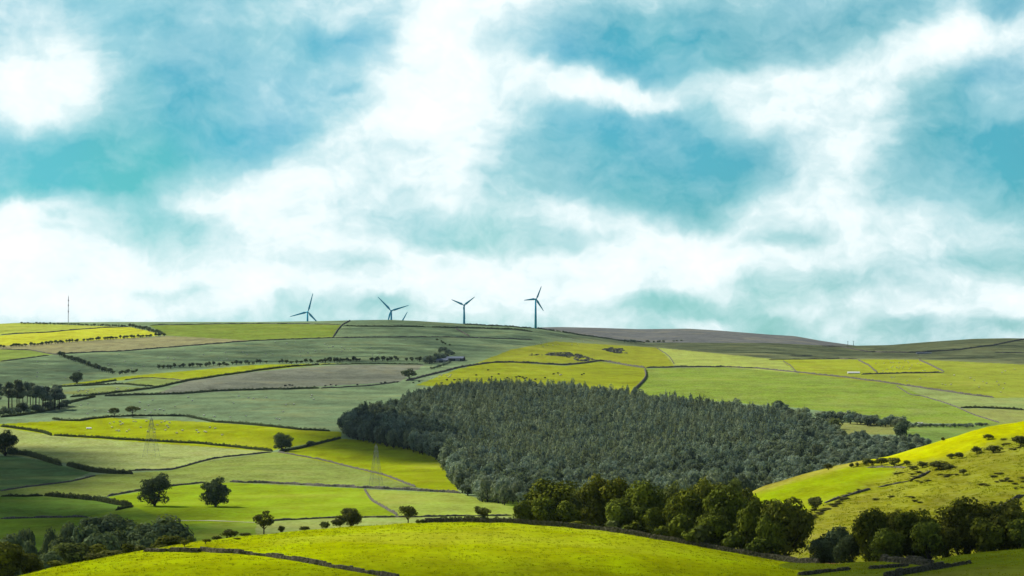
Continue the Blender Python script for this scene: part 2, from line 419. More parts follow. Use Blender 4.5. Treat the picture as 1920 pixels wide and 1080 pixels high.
# clouds: (target whiteness, x, y, rx, ry, strength, tilt degrees) in photo-pixel angles
SKYB = [
 (.18,270,110,190,190,.8,0),(.55,70,60,150,90,.7,0),(.25,420,60,170,90,.6,0),(.58,540,60,150,80,.7,20),(.1,250,300,420,100,1,0),(.0,100,310,260,75,.9,0),
 (.12,420,215,200,110,.8,0),(.35,620,150,160,80,.7,-20),(.08,640,72,130,35,.8,0),(.62,640,10,90,40,.8,0),
 (.95,85,170,140,95,1,-10),(.95,150,120,60,60,.7,0),
 (.98,800,185,235,140,1,-35),(.93,900,60,170,170,1,0),(.97,570,340,240,115,1,-25),(.95,480,400,200,90,.9,0),(.9,640,470,300,80,.9,0),
 (.60,715,335,120,90,.8,0),(.95,835,325,70,80,.7,0),(.58,760,420,210,55,.85,0),(.97,560,330,120,60,.5,-20),(.93,940,100,110,160,.9,0),(.05,660,158,34,10,.6,0),
 (.93,250,520,500,90,.95,0),(.9,100,405,170,36,1,0),(.36,320,445,210,60,.95,8),(.42,420,478,120,38,.7,10),(.95,60,470,180,60,.8,0),(.88,620,510,420,80,.8,0),
 (.08,1200,90,270,85,1,0),(.15,1420,70,300,80,.9,0),(.3,1620,60,260,70,.8,0),(.12,1640,45,150,50,.5,0),(.6,1180,5,130,22,.5,0),
 (.25,1040,290,110,130,.7,0),(.15,1220,260,250,110,1,0),(.06,1320,320,220,100,1,-10),(.12,1280,390,220,45,.9,0),(.3,1050,350,110,60,.7,0),
 (.9,1090,160,200,30,.95,8),(.85,1240,185,70,22,.8,5),(.85,1380,160,200,28,.7,-5),
 (.92,1490,200,150,80,1,0),(.85,1600,165,200,60,.9,-8),(.93,1790,90,120,75,1,-25),(.85,1880,50,60,60,.6,0),(.64,1560,330,140,170,.9,15),(.76,1610,270,70,60,.8,0),(.72,1560,340,60,50,.6,0),
 (.12,1830,220,130,110,.9,0),(.0,1875,360,200,130,1,0),(.0,1890,330,150,110,.8,0),(.12,1760,340,110,90,.6,0),(.5,1880,200,60,60,.6,0),(.1,1880,20,70,40,.8,0),
 (.75,1660,440,260,80,.8,-10),(.7,1800,440,200,50,.7,0),(.85,1130,430,300,55,.85,8),(.97,1320,505,230,80,1,0),(.9,1080,520,220,90,.9,0),(.75,1440,410,120,50,.6,0),
 (.35,900,440,180,36,.75,0),(.45,1480,450,90,22,.7,0),(.5,660,500,80,26,.7,0),(.45,1000,450,150,30,.5,0),
 (.35,1260,578,160,24,.95,0),(.3,1480,545,160,40,.6,0),(.5,1600,560,200,50,.6,0),(.4,1860,500,160,38,.7,0),(.9,1850,575,150,60,.9,10),(.8,1600,590,130,40,.6,0),
 (.25,1700,620,90,26,.8,0),(.3,1440,615,90,20,.7,0),(.85,1330,612,90,18,.7,0),(.3,1880,620,70,16,.7,0),(.5,560,572,110,24,.8,0),(.4,720,575,90,16,.8,0),(.6,330,548,110,18,.7,0),
 (.95,450,560,60,30,.5,0),(.95,100,570,200,50,.8,0),(.55,990,590,40,30,.5,0),(.95,900,560,120,50,.7,0),
]
SKYB.sort(key=lambda b: 0 if b[0] >= .9 and b[3] >= 225 else 1)
def build_world():
    w = bpy.data.worlds.new('World'); S.world = w; w.use_nodes = True
    w.cycles.sampling_method = 'MANUAL'; w.cycles.sample_map_resolution = 512
    T = NT(w.node_tree)
    sky = T.n('ShaderNodeTexSky', sky_type='NISHITA', sun_disc=False, sun_elevation=SUN_EL, sun_rotation=SUN_AZ, altitude=200, air_density=1.0, dust_density=1.2, ozone_density=2.0)
    d = T.n('ShaderNodeTexCoord').outputs['Generated']
    sp = T.n('ShaderNodeSeparateXYZ', ins={0: d})
    az = T.math('ARCTAN2', sp.outputs[0], sp.outputs[1])
    el = T.math('ARCSINE', sp.outputs[2])
    px = T.math('MULTIPLY', az, F/100); py = T.math('MULTIPLY', el, F/100)     # 100 photo pixels = 1
    p = T.n('ShaderNodeCombineXYZ', ins={0: px, 1: py, 2: 0.0}).outputs[0]
    def warp(v, scale, amp, det):
        nz = T.noise(v, scale, det, .55).outputs['Color']
        a = T.n('ShaderNodeVectorMath', operation='SUBTRACT', ins={0: nz, 1: (.5, .5, .5)}).outputs[0]
        a = T.n('ShaderNodeVectorMath', operation='MULTIPLY', ins={0: a, 1: (amp, amp*.75, 0)}).outputs[0]
        return T.n('ShaderNodeVectorMath', operation='ADD', ins={0: v, 1: a}).outputs[0]
    q = warp(p, .5, 1.25, 4)
    q = warp(q, 2.4, .34, 5)
    D = T.rng(T.noise(T.vmap(p, (1, 2.0, 1)), .30, 5, .6).outputs['Fac'], .3, .7, .25, .8)
    qs = T.n('ShaderNodeSeparateXYZ', ins={0: q})
    for t, x, y, rx, ry, st, tl in SKYB:
        if t >= .85: t *= .93
        cx, cy = (x-960)/100, (802-y)/100
        qq = T.n('ShaderNodeCombineXYZ', ins={0: qs.outputs[0], 1: qs.outputs[1], 2: T.math('MULTIPLY', D, 1e-4)}).outputs[0]   # keeps the node chain sequential
        mp = T.n('ShaderNodeMapping', vector_type='TEXTURE', ins={'Vector': qq, 'Location': (cx, cy, 0), 'Rotation': (0, 0, R(-tl)), 'Scale': (rx/100, ry/100, 1)}).outputs[0]
        ln = T.n('ShaderNodeVectorMath', operation='LENGTH', ins={0: mp}).outputs['Value']
        f = T.rng(ln, 1.45, .2, 0, st, 'SMOOTHSTEP')
        D = T.fmix(f, D, t)
    fb = T.noise(T.vmap(q, (1, 1.5, 1)), .9, 6, .6).outputs['Fac']
    fb2 = T.noise(T.vmap(q, (1, 1.3, 1)), 3.2, 5, .6).outputs['Fac']
    D = T.math('ADD', D, T.rng(fb, .25, .75, -.22, .16))
    D = T.math('ADD', D, T.rng(fb2, .25, .75, -.05, .05), clamp=True)
    D = T.rng(D, 0, 1, .045, .95)
    # clear sky tone comes from the sky texture, graded teal as in the photograph
    teal = T.mix(1.0, sky.outputs[0], TINT, 'MULTIPLY')
    tone = T.noise(p, .22, 3, .5).outputs['Color']
    teal = T.mix(.25, teal, T.mix(1.0, teal, T.mix(1.0, tone, (2, 2, 2), 'MULTIPLY'), 'MULTIPLY'))
    cl = T.mix(T.rng(D, .35, 1.0), (CB*.56, CB*.80, CB*.83), (CB*1.03, CB*1.03, CB*1.02))
    col = T.mix(T.rng(D, .02, .72), teal, cl)
    # away from the bright quarter: ordinary sky with grey cloud
    up = T.math('MULTIPLY', T.rng(el, R(11), R(24), 1, 0, 'SMOOTHSTEP'), T.rng(T.math('ABSOLUTE', az), R(18), R(45), 1, 0, 'SMOOTHSTEP'))
    oth = T.mix(T.rng(T.noise(d, 2.2, 5, .6).outputs['Fac'], .42, .62), sky.outputs[0], (CB*.27, CB*.33, CB*.40))
    oth = T.mix(1.0, oth, T.n('ShaderNodeCombineXYZ', ins={0: T.rng(sp.outputs[1], -.8, .4, .5, 1), 1: T.rng(sp.outputs[1], -.8, .4, .54, 1), 2: T.rng(sp.outputs[1], -.8, .4, .6, 1)}).outputs[0], 'MULTIPLY')
    col = T.mix(up, oth, col)
    bg = T.n('ShaderNodeBackground', ins={'Color': col, 'Strength': .1})
    o = T.n('ShaderNodeOutputWorld'); T.nt.links.new(bg.outputs[0], o.inputs[0])
CB = 7.5
TINT = (.118, .525, .56)
build_world()
# ------------------------------------------------------------------ clouds out of view over the hills, shaped so their shadows fall on set regions, and the air
SHADE = [  # ground regions, in photo pixels, that the unseen clouds are shaped to shade
 [(-300,690),(0,680),(95,668),(250,660),(480,641),(600,637),(645,634),(650,598),(780,598),(960,608),(1060,630),(1020,646),(960,654),(900,674),(860,688),(795,684),(640,680),(480,681),(330,692),(230,702),(97,722),(0,724),(-300,730)],
 [(-300,735),(97,730),(200,728),(300,730),(480,712),(640,694),(790,690),(770,712),(790,728),(740,745),(650,800),(560,800),(400,784),(200,776),(100,782),(0,786),(-300,790)],
 [(985,604),(1060,634),(1230,651),(1330,660),(1440,670),(1600,671),(1720,672),(1850,679),(2300,690),(2300,620),(1900,620),(1620,640),(1440,620),(1290,612),(1050,608)],
 [(1530,683),(1580,688),(1680,703),(1760,718),(1830,736),(1760,734),(1690,724),(1600,708)],
 [(-300,842),(0,846),(30,838),(120,838),(210,852),(235,884),(190,900),(140,940),(215,962),(330,955),(440,948),(400,968),(330,985),(420,985),(470,990),(440,1004),(300,1030),(140,1070),(-300,1120)],
 [(560,830),(640,806),(800,806),(850,850),(870,878),(800,868),(720,862),(640,852)],
 [(280,792),(330,789),(420,796),(430,806),(330,803)],
 [(1455,1040),(1540,1036),(1700,1030),(1800,1010),(2100,1000),(2100,1140),(1420,1140),(1500,1080),(1480,1062)],
 [(1655,945),(1760,925),(1940,910),(2050,910),(2050,1010),(1700,1010)],
 [(-100,1100),(100,1075),(500,1066),(960,1062),(1460,1064),(1460,1140),(-100,1140)],  # cloud added only to darken the bottom edge of the meadow
 [(640,800),(740,762),(800,735),(960,722),(980,742),(860,762),(800,790),(830,850),(740,842)],
 [(840,880),(960,900),(1300,880),(1500,860),(1480,905),(1280,960),(1000,990),(890,945)],
]
COVER = [.40, .27, .42, .22, .72, .85, .30, .66, .22, .42, .30, .27]      # size of the cloudlets against their spacing
def build_clouds():
    zc = 3400.0
    t = (1+5**.5)/2
    ico = np.array([(-1,t,0),(1,t,0),(-1,-t,0),(1,-t,0),(0,-1,t),(0,1,t),(0,-1,-t),(0,1,-t),(t,0,-1),(t,0,1),(-t,0,-1),(-t,0,1)], float)/math.sqrt(1+t*t)
    icf = np.array([(0,11,5),(0,5,1),(0,1,7),(0,7,10),(0,10,11),(1,5,9),(5,11,4),(11,10,2),(10,7,6),(7,1,8),(3,9,4),(3,4,2),(3,2,6),(3,6,8),(3,8,9),(4,9,5),(2,4,11),(6,2,10),(8,6,7),(9,8,1)])
    P = []; RR = []
    for y0, y1, sp in ((380, 720, 14.), (720, 1340, 20.), (1340, 2600, 27.), (2600, 4950, 38.), (4950, 5300, 60.)):
        yy = np.arange(y0, y1, sp); um = .24
        xx = np.arange(-um*y1, um*y1, sp)
        gx, gy = np.meshgrid(xx, yy); gx = gx.ravel()+rng.uniform(-.5, .5, gx.size)*sp; gy = gy.ravel()+rng.uniform(-.5, .5, gy.size)*sp
        ok = abs(gx/gy) < um; gx, gy = gx[ok], gy[ok]
        ci = np.clip(np.searchsorted(U, gx/gy), 0, NC-1); ri = np.clip(np.searchsorted(rows, gy), 0, NR-1)
        gz = ZZ[ri, ci]; px, py = PX[ri, ci], PY[ri, ci]
        m = np.zeros(len(gx), bool); rr = np.zeros(len(gx))
        for k, poly in enumerate(SHADE):
            near = gy < YC_[ci]+30
            if k in (7, 9): lay = near
            elif k == 8: lay = (gy > 740) & (gy < 1140)
            else: lay = (gy < 5200) & (gy > (1335 if min(q[0] for q in poly) > 900 else YcAt(300)+40))
            m |= inpoly(px, py, poly) & lay 
            rr = np.where(inpoly(px, py, poly) & lay, np.maximum(rr, COVER[k]), rr)
        g = np.stack([gx[m], gy[m], gz[m]], 1)
        h = zc+rng.uniform(-25, 25, len(g))
        P.append(g+SUN[None, :]*((h-g[:, 2])/SUN[2])[:, None]); RR.append(sp*rr[m])
    P = np.concatenate(P); RR = np.concatenate(RR)*rng.uniform(.8, 1.2, len(P))
    n = len(P)
    V = P[:, None, :]+ico[None]*RR[:, None, None]*rng.uniform(.85, 1.15, (n, 12, 1))*np.array([1, 1, .8])
    Fc = (icf[None]+12*np.arange(n)[:, None, None]).reshape(-1, 3)
    o = link('clouds', mesh_np('clouds', V.reshape(-1, 3), [Fc], [M_CLOUD], None, None, True))
    tag(o, 'unseen clouds high over the hills, shaped to shade parts of the ground', 'clouds', kind='stuff')
build_clouds()

def build_haze():
    mb = MB(); mb.box((0, 6100, 120), (8200, 6500, 240))
    m = bpy.data.materials.new('haze'); m.use_nodes = True; T = NT(m.node_tree)
    v = T.n('ShaderNodeVolumePrincipled', ins={'Color': (.55, .80, 1, 1), 'Density': HAZE, 'Anisotropy': .2})
    o = T.n('ShaderNodeOutputMaterial'); T.nt.links.new(v.outputs[0], o.inputs['Volume'])
    ob = link('haze', mb.mesh('haze', [m]))
    tag(ob, 'thin blue haze in the air over the valley', 'haze', kind='stuff')
HAZE = 8e-6
build_haze()
S.cycles.volume_bounces = 0; S.cycles.max_bounces = 5; S.cycles.diffuse_bounces = 4; S.cycles.transparent_max_bounces = 16

# ------------------------------------------------------------------ foliage
def unit(v): return v/(np.linalg.norm(v, axis=-1, keepdims=True)+1e-9)
def leaves(P, Nrm, size, tone):
    n = len(P)
    r = unit(rng.normal(size=(n, 3))); t1 = unit(np.cross(Nrm, r)); t2 = np.cross(Nrm, t1)
    s = (size*rng.uniform(.6, 1.35, n))[:, None]
    V = np.stack([P-t1*s, P-t2*s*.62, P+t1*s, P+t2*s*.62], 1).reshape(-1, 3)
    return V, np.arange(4*n).reshape(n, 4), np.repeat(tone, 4)

def crown_pts(n, z0=.16, lobes=13, lr=(.19, .32), jit=.55, flat=1.0, lean=0.0, seed=0, spread=(.8, 1.08)):
    r = np.random.default_rng(seed)
    ax = np.array([.5, .5, (1-z0)/2]); c0 = np.array([0, 0, (1+z0)/2])
    d = r.normal(size=(lobes, 3)); d[:, 2] = d[:, 2]*.9+.15; d = unit(d)
    rad = r.uniform(*lr, lobes)
    L = c0+d*(ax-np.stack([rad, rad, rad*.8*flat], 1))*r.uniform(*spread, (lobes, 1))
    L = np.vstack([L, c0+[0, 0, .02]]); rad = np.append(rad, .34)
    lt = r.uniform(0, 1, lobes+1)
    w = rad**2; k = r.choice(lobes+1, n, p=w/w.sum())
    dv = unit(r.normal(size=(n, 3))+np.array([0, 0, .18]))
    pos = L[k]+dv*(rad[k]*r.uniform(.62, 1.06, n))[:, None]*np.array([1, 1, .85*flat])
    pos[:, 0] += lean*np.clip(pos[:, 2]-.3, 0, 1)
    nr = unit(dv*.9+(pos-c0)/ax*.35+r.normal(size=(n, 3))*jit)
    tone = np.clip(.5*lt[k]+.5*r.uniform(0, 1, n), 0, 1)
    ok = pos[:, 2] > z0*.7
    return pos[ok], nr[ok], tone[ok], L

def trunk_mb(mb, L, z0, seed, thick=.035, lean=0.0, limbs=6, mi=0):
    r = np.random.default_rng(seed)
    top = np.array([lean*.2, 0, .62])
    mb.tube([(0, 0, -.06), (0, 0, .02), (r.uniform(-.01, .01), r.uniform(-.01, .01), z0), top], [thick*1.5, thick, thick*.8, thick*.3], 7, mi)
    for i in range(min(limbs, len(L))):
        b = np.array([0, 0, z0*(.75+.5*r.uniform())]); e = L[i]*.9; m = (b+e)/2+[0, 0, -.03]
        mb.tube([b, m, e], [thick*.5, thick*.33, thick*.12], 5, mi)

def broadleaf(name, n, leaf, seed, z0=.16, one=False, mat=None, **kw):
    lean = kw.get('lean', 0.0); thick = kw.pop('thick', .035); limbs = kw.pop('limbs', 6)
    P, N, tn, L = crown_pts(n, z0, seed=seed, **{'jit': .38, **kw})
    V, Fq, t = leaves(P, N, leaf, tn)
    tb = MB(); trunk_mb(tb, L, z0, seed, thick, lean, limbs)
    if not one:
        return tb.mesh(name+'_trunk', [M_BARK], True), mesh_np(name+'_crown', V, [Fq], [mat or M_OAK], None, {'tone': ('FLOAT', t)})
    TV = np.concatenate(tb.V); f4 = np.array(tb.f4); f3 = np.array(tb.f3).reshape(-1, 3)
    n0 = len(V)
    return mesh_np(name, np.concatenate([V, TV]), [np.concatenate([Fq, f4+n0]), f3+n0], [mat or M_FAR, M_BARK],
                   [0]*len(Fq)+[1]*(len(f4)+len(f3)), {'tone': ('FLOAT', np.concatenate([t, np.zeros(len(TV))]))})

def conifer(name, n, leaf, seed, mat=None):
    r = np.random.default_rng(seed)
    z = .10+.9*(1-np.sqrt(r.uniform(0, 1, n))); wh = np.floor(z*11)/11
    a = r.uniform(0, 2*math.pi, n); sp = 1+.25*np.sin(3*a+wh*40)+.12*np.sin(5*a+wh*91)
    rr = .5*(1-z)**.55*sp*np.sqrt(r.uniform(.25, 1, n))+.01
    P = np.stack([rr*np.cos(a), rr*np.sin(a), z-rr*.18], 1)
    N = unit(np.stack([np.cos(a)*.7, np.sin(a)*.7, np.full(n, .75)], 1)+r.normal(size=(n, 3))*.45)
    V, Fq, t = leaves(P, N, leaf, r.uniform(0, 1, n)*.6+.4*r.uniform(0, 1)*np.ones(n))
    tb = MB(); tb.tube([(0, 0, -.05), (0, 0, .5), (0, 0, 1.02)], [.028, .018, .003], 5)
    TV = np.concatenate(tb.V); f4 = np.array(tb.f4); f3 = np.array(tb.f3).reshape(-1, 3); n0 = len(V)
    return mesh_np(name, np.concatenate([V, TV]), [np.concatenate([Fq, f4+n0]), f3+n0], [mat or M_CON, M_BARK],
                   [0]*len(Fq)+[1]*(len(f4)+len(f3)), {'tone': ('FLOAT', np.concatenate([t, np.zeros(len(TV))]))})

PROTO = {}
PROTO['oak'] = [broadleaf('oak', 5600, .030, 10+i, .06, lobes=20, lr=(.13, .24)) for i in range(4)]
PROTO['tall'] = [broadleaf('tall', 7500, .028, 20+i, .0, lobes=30, lr=(.12, .23)) for i in range(4)]
PROTO['mid'] = [broadleaf('mid', 2600, .042, 30+i, .0, lobes=15, lr=(.15, .26)) for i in range(3)]
PROTO['field'] = [broadleaf('field', 5200, .030, 210+i, .0, lobes=26, lr=(.09, .22), spread=(.66, 1.2), thick=.04) for i in range(3)]
PROTO['open'] = [broadleaf('open', 900, .050, 40+i, .26, lobes=12, lr=(.12, .22), thick=.03, flat=.8) for i in range(3)]
PROTO['lean'] = [broadleaf('lean', 800, .050, 50+i, .34, lobes=8, lr=(.13, .22), flat=.7, lean=.35, thick=.03) for i in range(3)]
PROTO['bush'] = [broadleaf('bush', 520, .085, 60+i, .0, lobes=9, lr=(.2, .32), thick=.02, limbs=3) for i in range(4)]
PROTO['thorn'] = [broadleaf('thorn', 600, .065, 70+i, .22, lobes=9, lr=(.14, .25), thick=.035, lean=.18) for i in range(3)]
PROTO['speck'] = [broadleaf('speck_tree', 110, .15, 90+i, .16, True, M_HEDGE, lobes=6, lr=(.2, .32), limbs=2, thick=.06) for i in range(4)]
M_CONB = leaf_mat('foliage_conifer_blue', (.035, .070, .085), (.14, .20, .18), .4, .15, (.12, .12, .08), val=(.55, 1.5))
M_FARP = leaf_mat('foliage_wood_pale', (.075, .115, .085), (.27, .32, .19), .3, .25, (.22, .19, .10), val=(.55, 1.5))
M_FARB = leaf_mat('foliage_wood_dark', (.032, .066, .072), (.15, .21, .15), .4, .2, (.12, .12, .06), val=(.55, 1.5))
PROTO['conifer'] = [conifer('conifer', 380, .066, 100+i, M_CON if i < 4 else M_CONB) for i in range(8)]
PROTO['far'] = [broadleaf('far_tree', 520, .068, 80+i, .04, True, M_FAR if i < 4 else (M_FARP if i < 6 else M_FARB), lobes=11, lr=(.17, .28), limbs=3, jit=.35) for i in range(8)]
def pine(seed):
    r = np.random.default_rng(seed)
    tb = MB(); tb.tube([(0, 0, -.05), (.01, 0, .3), (r.uniform(-.04, .04), 0, .72), (r.uniform(-.05, .05), 0, .93)], [.024, .019, .014, .006], 6)
    L = []; Ps = []; Ns = []; Ts = []
    for i in range(8):
        a = r.uniform(0, 6.28); z = r.uniform(.5, .95); q = r.uniform(.05, .34)*(1.15-z)*1.7
        c = np.array([q*math.cos(a), q*math.sin(a), z]); L.append(c)
        tb.tube([(0, 0, z-.08), c], [.008, .004], 4)
        n = 90; dv = unit(r.normal(size=(n, 3)))
        Ps.append(c+dv*np.array([.17, .17, .07])*r.uniform(.5, 1, (n, 1))); Ns.append(unit(dv+[0, 0, .4]+r.normal(size=(n, 3))*.4)); Ts.append(np.clip(r.uniform(0, .6)+r.uniform(0, .4, n), 0, 1))
    V, Fq, t = leaves(np.concatenate(Ps), np.concatenate(Ns), .055, np.concatenate(Ts))
    return tb.mesh('pine_trunk', [M_BARK], True), mesh_np('pine_crown', V, [Fq], [M_CON], None, {'tone': ('FLOAT', t)})
PROTO['pine'] = [pine(120+i) for i in range(4)]
CNT = {}
def plant(kind, name, x, ytop, wpx, label, cat='tree', group=None, Yd=None, yb=None, Ymin=760., mat=None, hpx=None, rot=None):
    """one tree or bush: photo pixel of its foot (x, yb) or its distance Yd, the pixel row of its top, its width in pixels"""
    if Yd is not None: X, Y, Z = at(x, Yd)
    else: X, Y, Z = G(x, yb, Ymin)
    h = (hpx*Y/F) if hpx else max(zpix(ytop, Y)-Z, .5)
    w = wpx*Y/F*1.12
    i = CNT.get(kind, 0); CNT[kind] = i+1
    p = PROTO[kind][i % len(PROTO[kind])]
    if isinstance(p, tuple):
        o = bpy.data.objects.new(name, None); COL.objects.link(o)
        o.empty_display_size = .3
        t = link('trunk', p[0], o); c = link('crown', p[1], o)
    else:
        o = link(name, p); c = o
    if mat is not None:
        c.material_slots[0].link = 'OBJECT'; c.material_slots[0].material = mat
    o.location = (X, Y, Z); o.scale = (w, w, h)
    o.rotation_euler = (0, 0, rng.uniform(0, 6.28) if rot is None else rot)
    return tag(o, label, cat, group)
# ------------------------------------------------------------------ the broadleaf trees behind the near meadow
def ctree(kind, x, ytop, w, label, d=14, mat=None, name='broadleaf_tree', cat='tree', group=None, rot=None):
    return plant(kind, name, x, ytop, w*(1.15 if kind == 'tall' else 1), label, cat, group, Yd=YcAt(x)+d, mat=mat, rot=rot)
g = 'broadleaf trees along the far edge of the near meadow'
for k, x, yt, w, d, m, lb in [
 ('oak', 982, 938, 40, 16, None, 'small dark tree at the open end of the meadow tree line'),
 ('tall', 1040, 891, 104, 26, None, 'broad domed green tree near the open end of the meadow tree line'),
 ('mid', 1022, 930, 58, 12, None, 'low dark bushy tree in front of the broad domed tree'),
 ('mid', 1064, 936, 50, 12, None, 'second low dark tree before the broad domed tree, beside the yellow-green one'),
 ('tall', 1090, 905, 46, 24, M_PALE, 'yellow-green tree squeezed between the domed tree and the tallest tree'),
 ('tall', 1132, 883, 86, 20, M_OLIVE, 'tallest brownish green tree of the meadow tree line'),
 ('mid', 1158, 930, 62, 10, None, 'dark rounded tree standing in front of the tallest tree'),
 ('tall', 1203, 899, 84, 20, None, 'dark green tree beside the tallest tree, before the gap in the crowns'),
 ('mid', 1228, 950, 46, 14, None, 'low dark tree filling the dip between the two tree groups'),
 ('tall', 1258, 895, 60, 34, M_PALE, 'light-rimmed green tree at the start of the second tree group'),
 ('tall', 1285, 911, 72, 18, None, 'dark domed tree in front of the light-rimmed trees'),
 ('tall', 1325, 887, 84, 40, M_OLIVE, 'wide olive tree standing behind the others with a pale sunlit top'),
 ('oak', 1366, 891, 60, 44, M_PALE, 'pale green tree top behind the dark trees, beside the wide olive tree'),
 ('tall', 1357, 910, 86, 18, None, 'large dark tree in the middle of the second tree group'),
 ('oak', 1400, 905, 56, 32, M_OLIVE, 'brownish tree against the yellow corner of the rough hill'),
 ('mid', 1422, 930, 62, 14, None, 'dark tree leaning against the spreading tree by the track'),
 ('oak', 1470, 925, 104, 16, M_OLIVE, 'spreading tree with a visible trunk beside the orange track'),
 ('mid', 1445, 958, 56, 10, None, 'dark low tree under the spreading tree'),
 ('mid', 1398, 950, 60, 12, None, 'shaded dark tree beneath the brownish tree'),
 ('mid', 1340, 962, 60, 8, None, 'low dark tree at the foot of the second tree group'),
 ('bush', 1278, 962, 48, 6, None, 'pale-edged rounded bush at the foot of the dark domed tree'),
 ('bush', 1318, 978, 44, 5, M_PALE, 'light green bush in front of the second tree group'),
 ('bush', 1240, 985, 40, 6, None, 'green bush below the dip between the tree groups'),
 ('bush', 1150, 975, 34, 6, M_PALE, 'grey-leaved bush at the foot of the dark rounded tree'),
 ('bush', 1185, 975, 40, 8, None, 'dark bush at the foot of the tree beside the tallest one'),
 ('bush', 1085, 975, 36, 8, M_OLIVE, 'brown-green bush below the yellow-green tree'),
 ('bush', 1375, 995, 46, 6, None, 'dark bush at the foot of the large dark tree'),
 ('bush', 1420, 1005, 50, 6, None, 'dark bush beside the trunk of the spreading tree'),
 ('bush', 1295, 990, 40, 4, None, 'small dark bush between the pale-edged bush and the meadow wall'),
 ]:
    ctree(k, x, yt, w, lb, d, m, 'bush' if k == 'bush' else 'broadleaf_tree', 'bush' if k == 'bush' else 'tree', g)
g = 'trees beyond the shaded corner field'
for k, x, yt, w, d, m, lb in [
 ('mid', 1560, 980, 78, 30, M_VALLEY, 'rounded bluish tree right behind the orange track'),
 ('mid', 1542, 1008, 64, 24, M_VALLEY, 'low bluish bush-like tree under the rounded bluish tree'),
 ('mid', 1590, 998, 62, 24, M_VALLEY, 'dim tree joining the rounded bluish tree to the black-green group'),
 ('tall', 1632, 945, 64, 26, None, 'black-green spiky tree at the start of the shaded corner group'),
 ('tall', 1672, 950, 64, 34, M_OLIVE, 'brown-topped tree behind the black-green spiky tree'),
 ('tall', 1712, 948, 84, 26, None, 'broad dark green tree in the middle of the shaded corner group'),
 ('mid', 1660, 985, 76, 18, None, 'lighter green leafy tree in front of the shaded corner group'),
 ('mid', 1740, 975, 70, 18, None, 'very dark tree at the foot of the broad dark green tree'),
 ('tall', 1805, 931, 104, 30, M_OLIVE, 'largest olive-brown tree above the heaped stone wall'),
 ('mid', 1770, 985, 64, 18, M_OLIVE, 'low brown tree under the largest olive-brown tree'),
 ('tall', 1880, 928, 96, 30, M_OLIVE, 'olive tree at the edge of the view above the corner field'),
 ('mid', 1848, 965, 76, 22, None, 'dark tree between the two olive trees'),
 ('mid', 1912, 970, 70, 22, None, 'dark tree cut by the edge of the view over the corner field'),
 ]:
    ctree(k, x, yt, w, lb, d, m, group=g)
g = 'lone small trees on the brow of the near meadow'
for k, x, yt, w, d, m, lb in [
 ('open', 497, 958, 42, 6, M_THORN, 'small open-branched tree on the brow beside the pale track'),
 ('mid', 659, 950, 44, 8, M_THORN, 'windswept dense tree leaning over the meadow brow'),
 ('open', 766, 945, 38, 8, M_THORN, 'small domed tree with a clear trunk below the curved wall'),
 ('lean', 909, 947, 34, 10, M_THORN, 'small fan-shaped tree alone on the wall near the dark tree line'),
 ('thorn', 388, 1010, 22, -40, M_OLIVE, 'small reddish thorn tree at the end of the meadow wall'),
 ('thorn', 349, 1012, 18, -42, M_OLIVE, 'thin reddish shrub growing out of the rubble heap'),
 ('bush', 447, 1018, 17, -36, M_OLIVE, 'round brown bush growing on the meadow wall'),
 ('bush', 640, 966, 34, 6, M_THORN, 'bushy growth at the foot of the windswept tree'),
 ('bush', 612, 977, 22, 6, M_PALE, 'pale yellowish bush beside the windswept tree'),
 ('bush', 434, 992, 34, 8, M_THORN, 'grey-green shrub on the brow left of the open-branched tree'),
 ('bush', 462, 998, 26, 8, M_THORN, 'low shrub touching the open-branched tree'),
 ('bush', 410, 1004, 22, 6, M_THORN, 'small shrub on the brow above the reddish thorn tree'),
 ('bush', 360, 1004, 14, 8, M_PALE, 'pale upright shrub on the brow above the rubble heap'),
 ('bush', 530, 985, 14, 5, M_THORN, 'thin dry shrub on the brow just past the open-branched tree'),
 ('bush', 572, 986, 20, 5, M_THORN, 'low dry shrub on the bare stretch of the brow'),
 ]:
    ctree(k, x, yt, w, lb, d, m, 'thorn_tree' if k in ('open', 'lean', 'thorn') else 'bush', 'tree' if k in ('open', 'lean', 'thorn') else 'bush', g)
for i in range(26):
    x = 785+i*7.2+rng.uniform(-2, 2)
    ctree('bush', x, 971-3*math.sin((x-800)/50)+rng.uniform(-2.5, 2)+max(0, (x-950)*.05), rng.uniform(9, 15), 'low green scrub bush in the strip behind the meadow wall', rng.uniform(6, 14), M_PALE if i % 3 else M_THORN, 'bush', 'bush', 'scrub bushes behind the meadow wall')

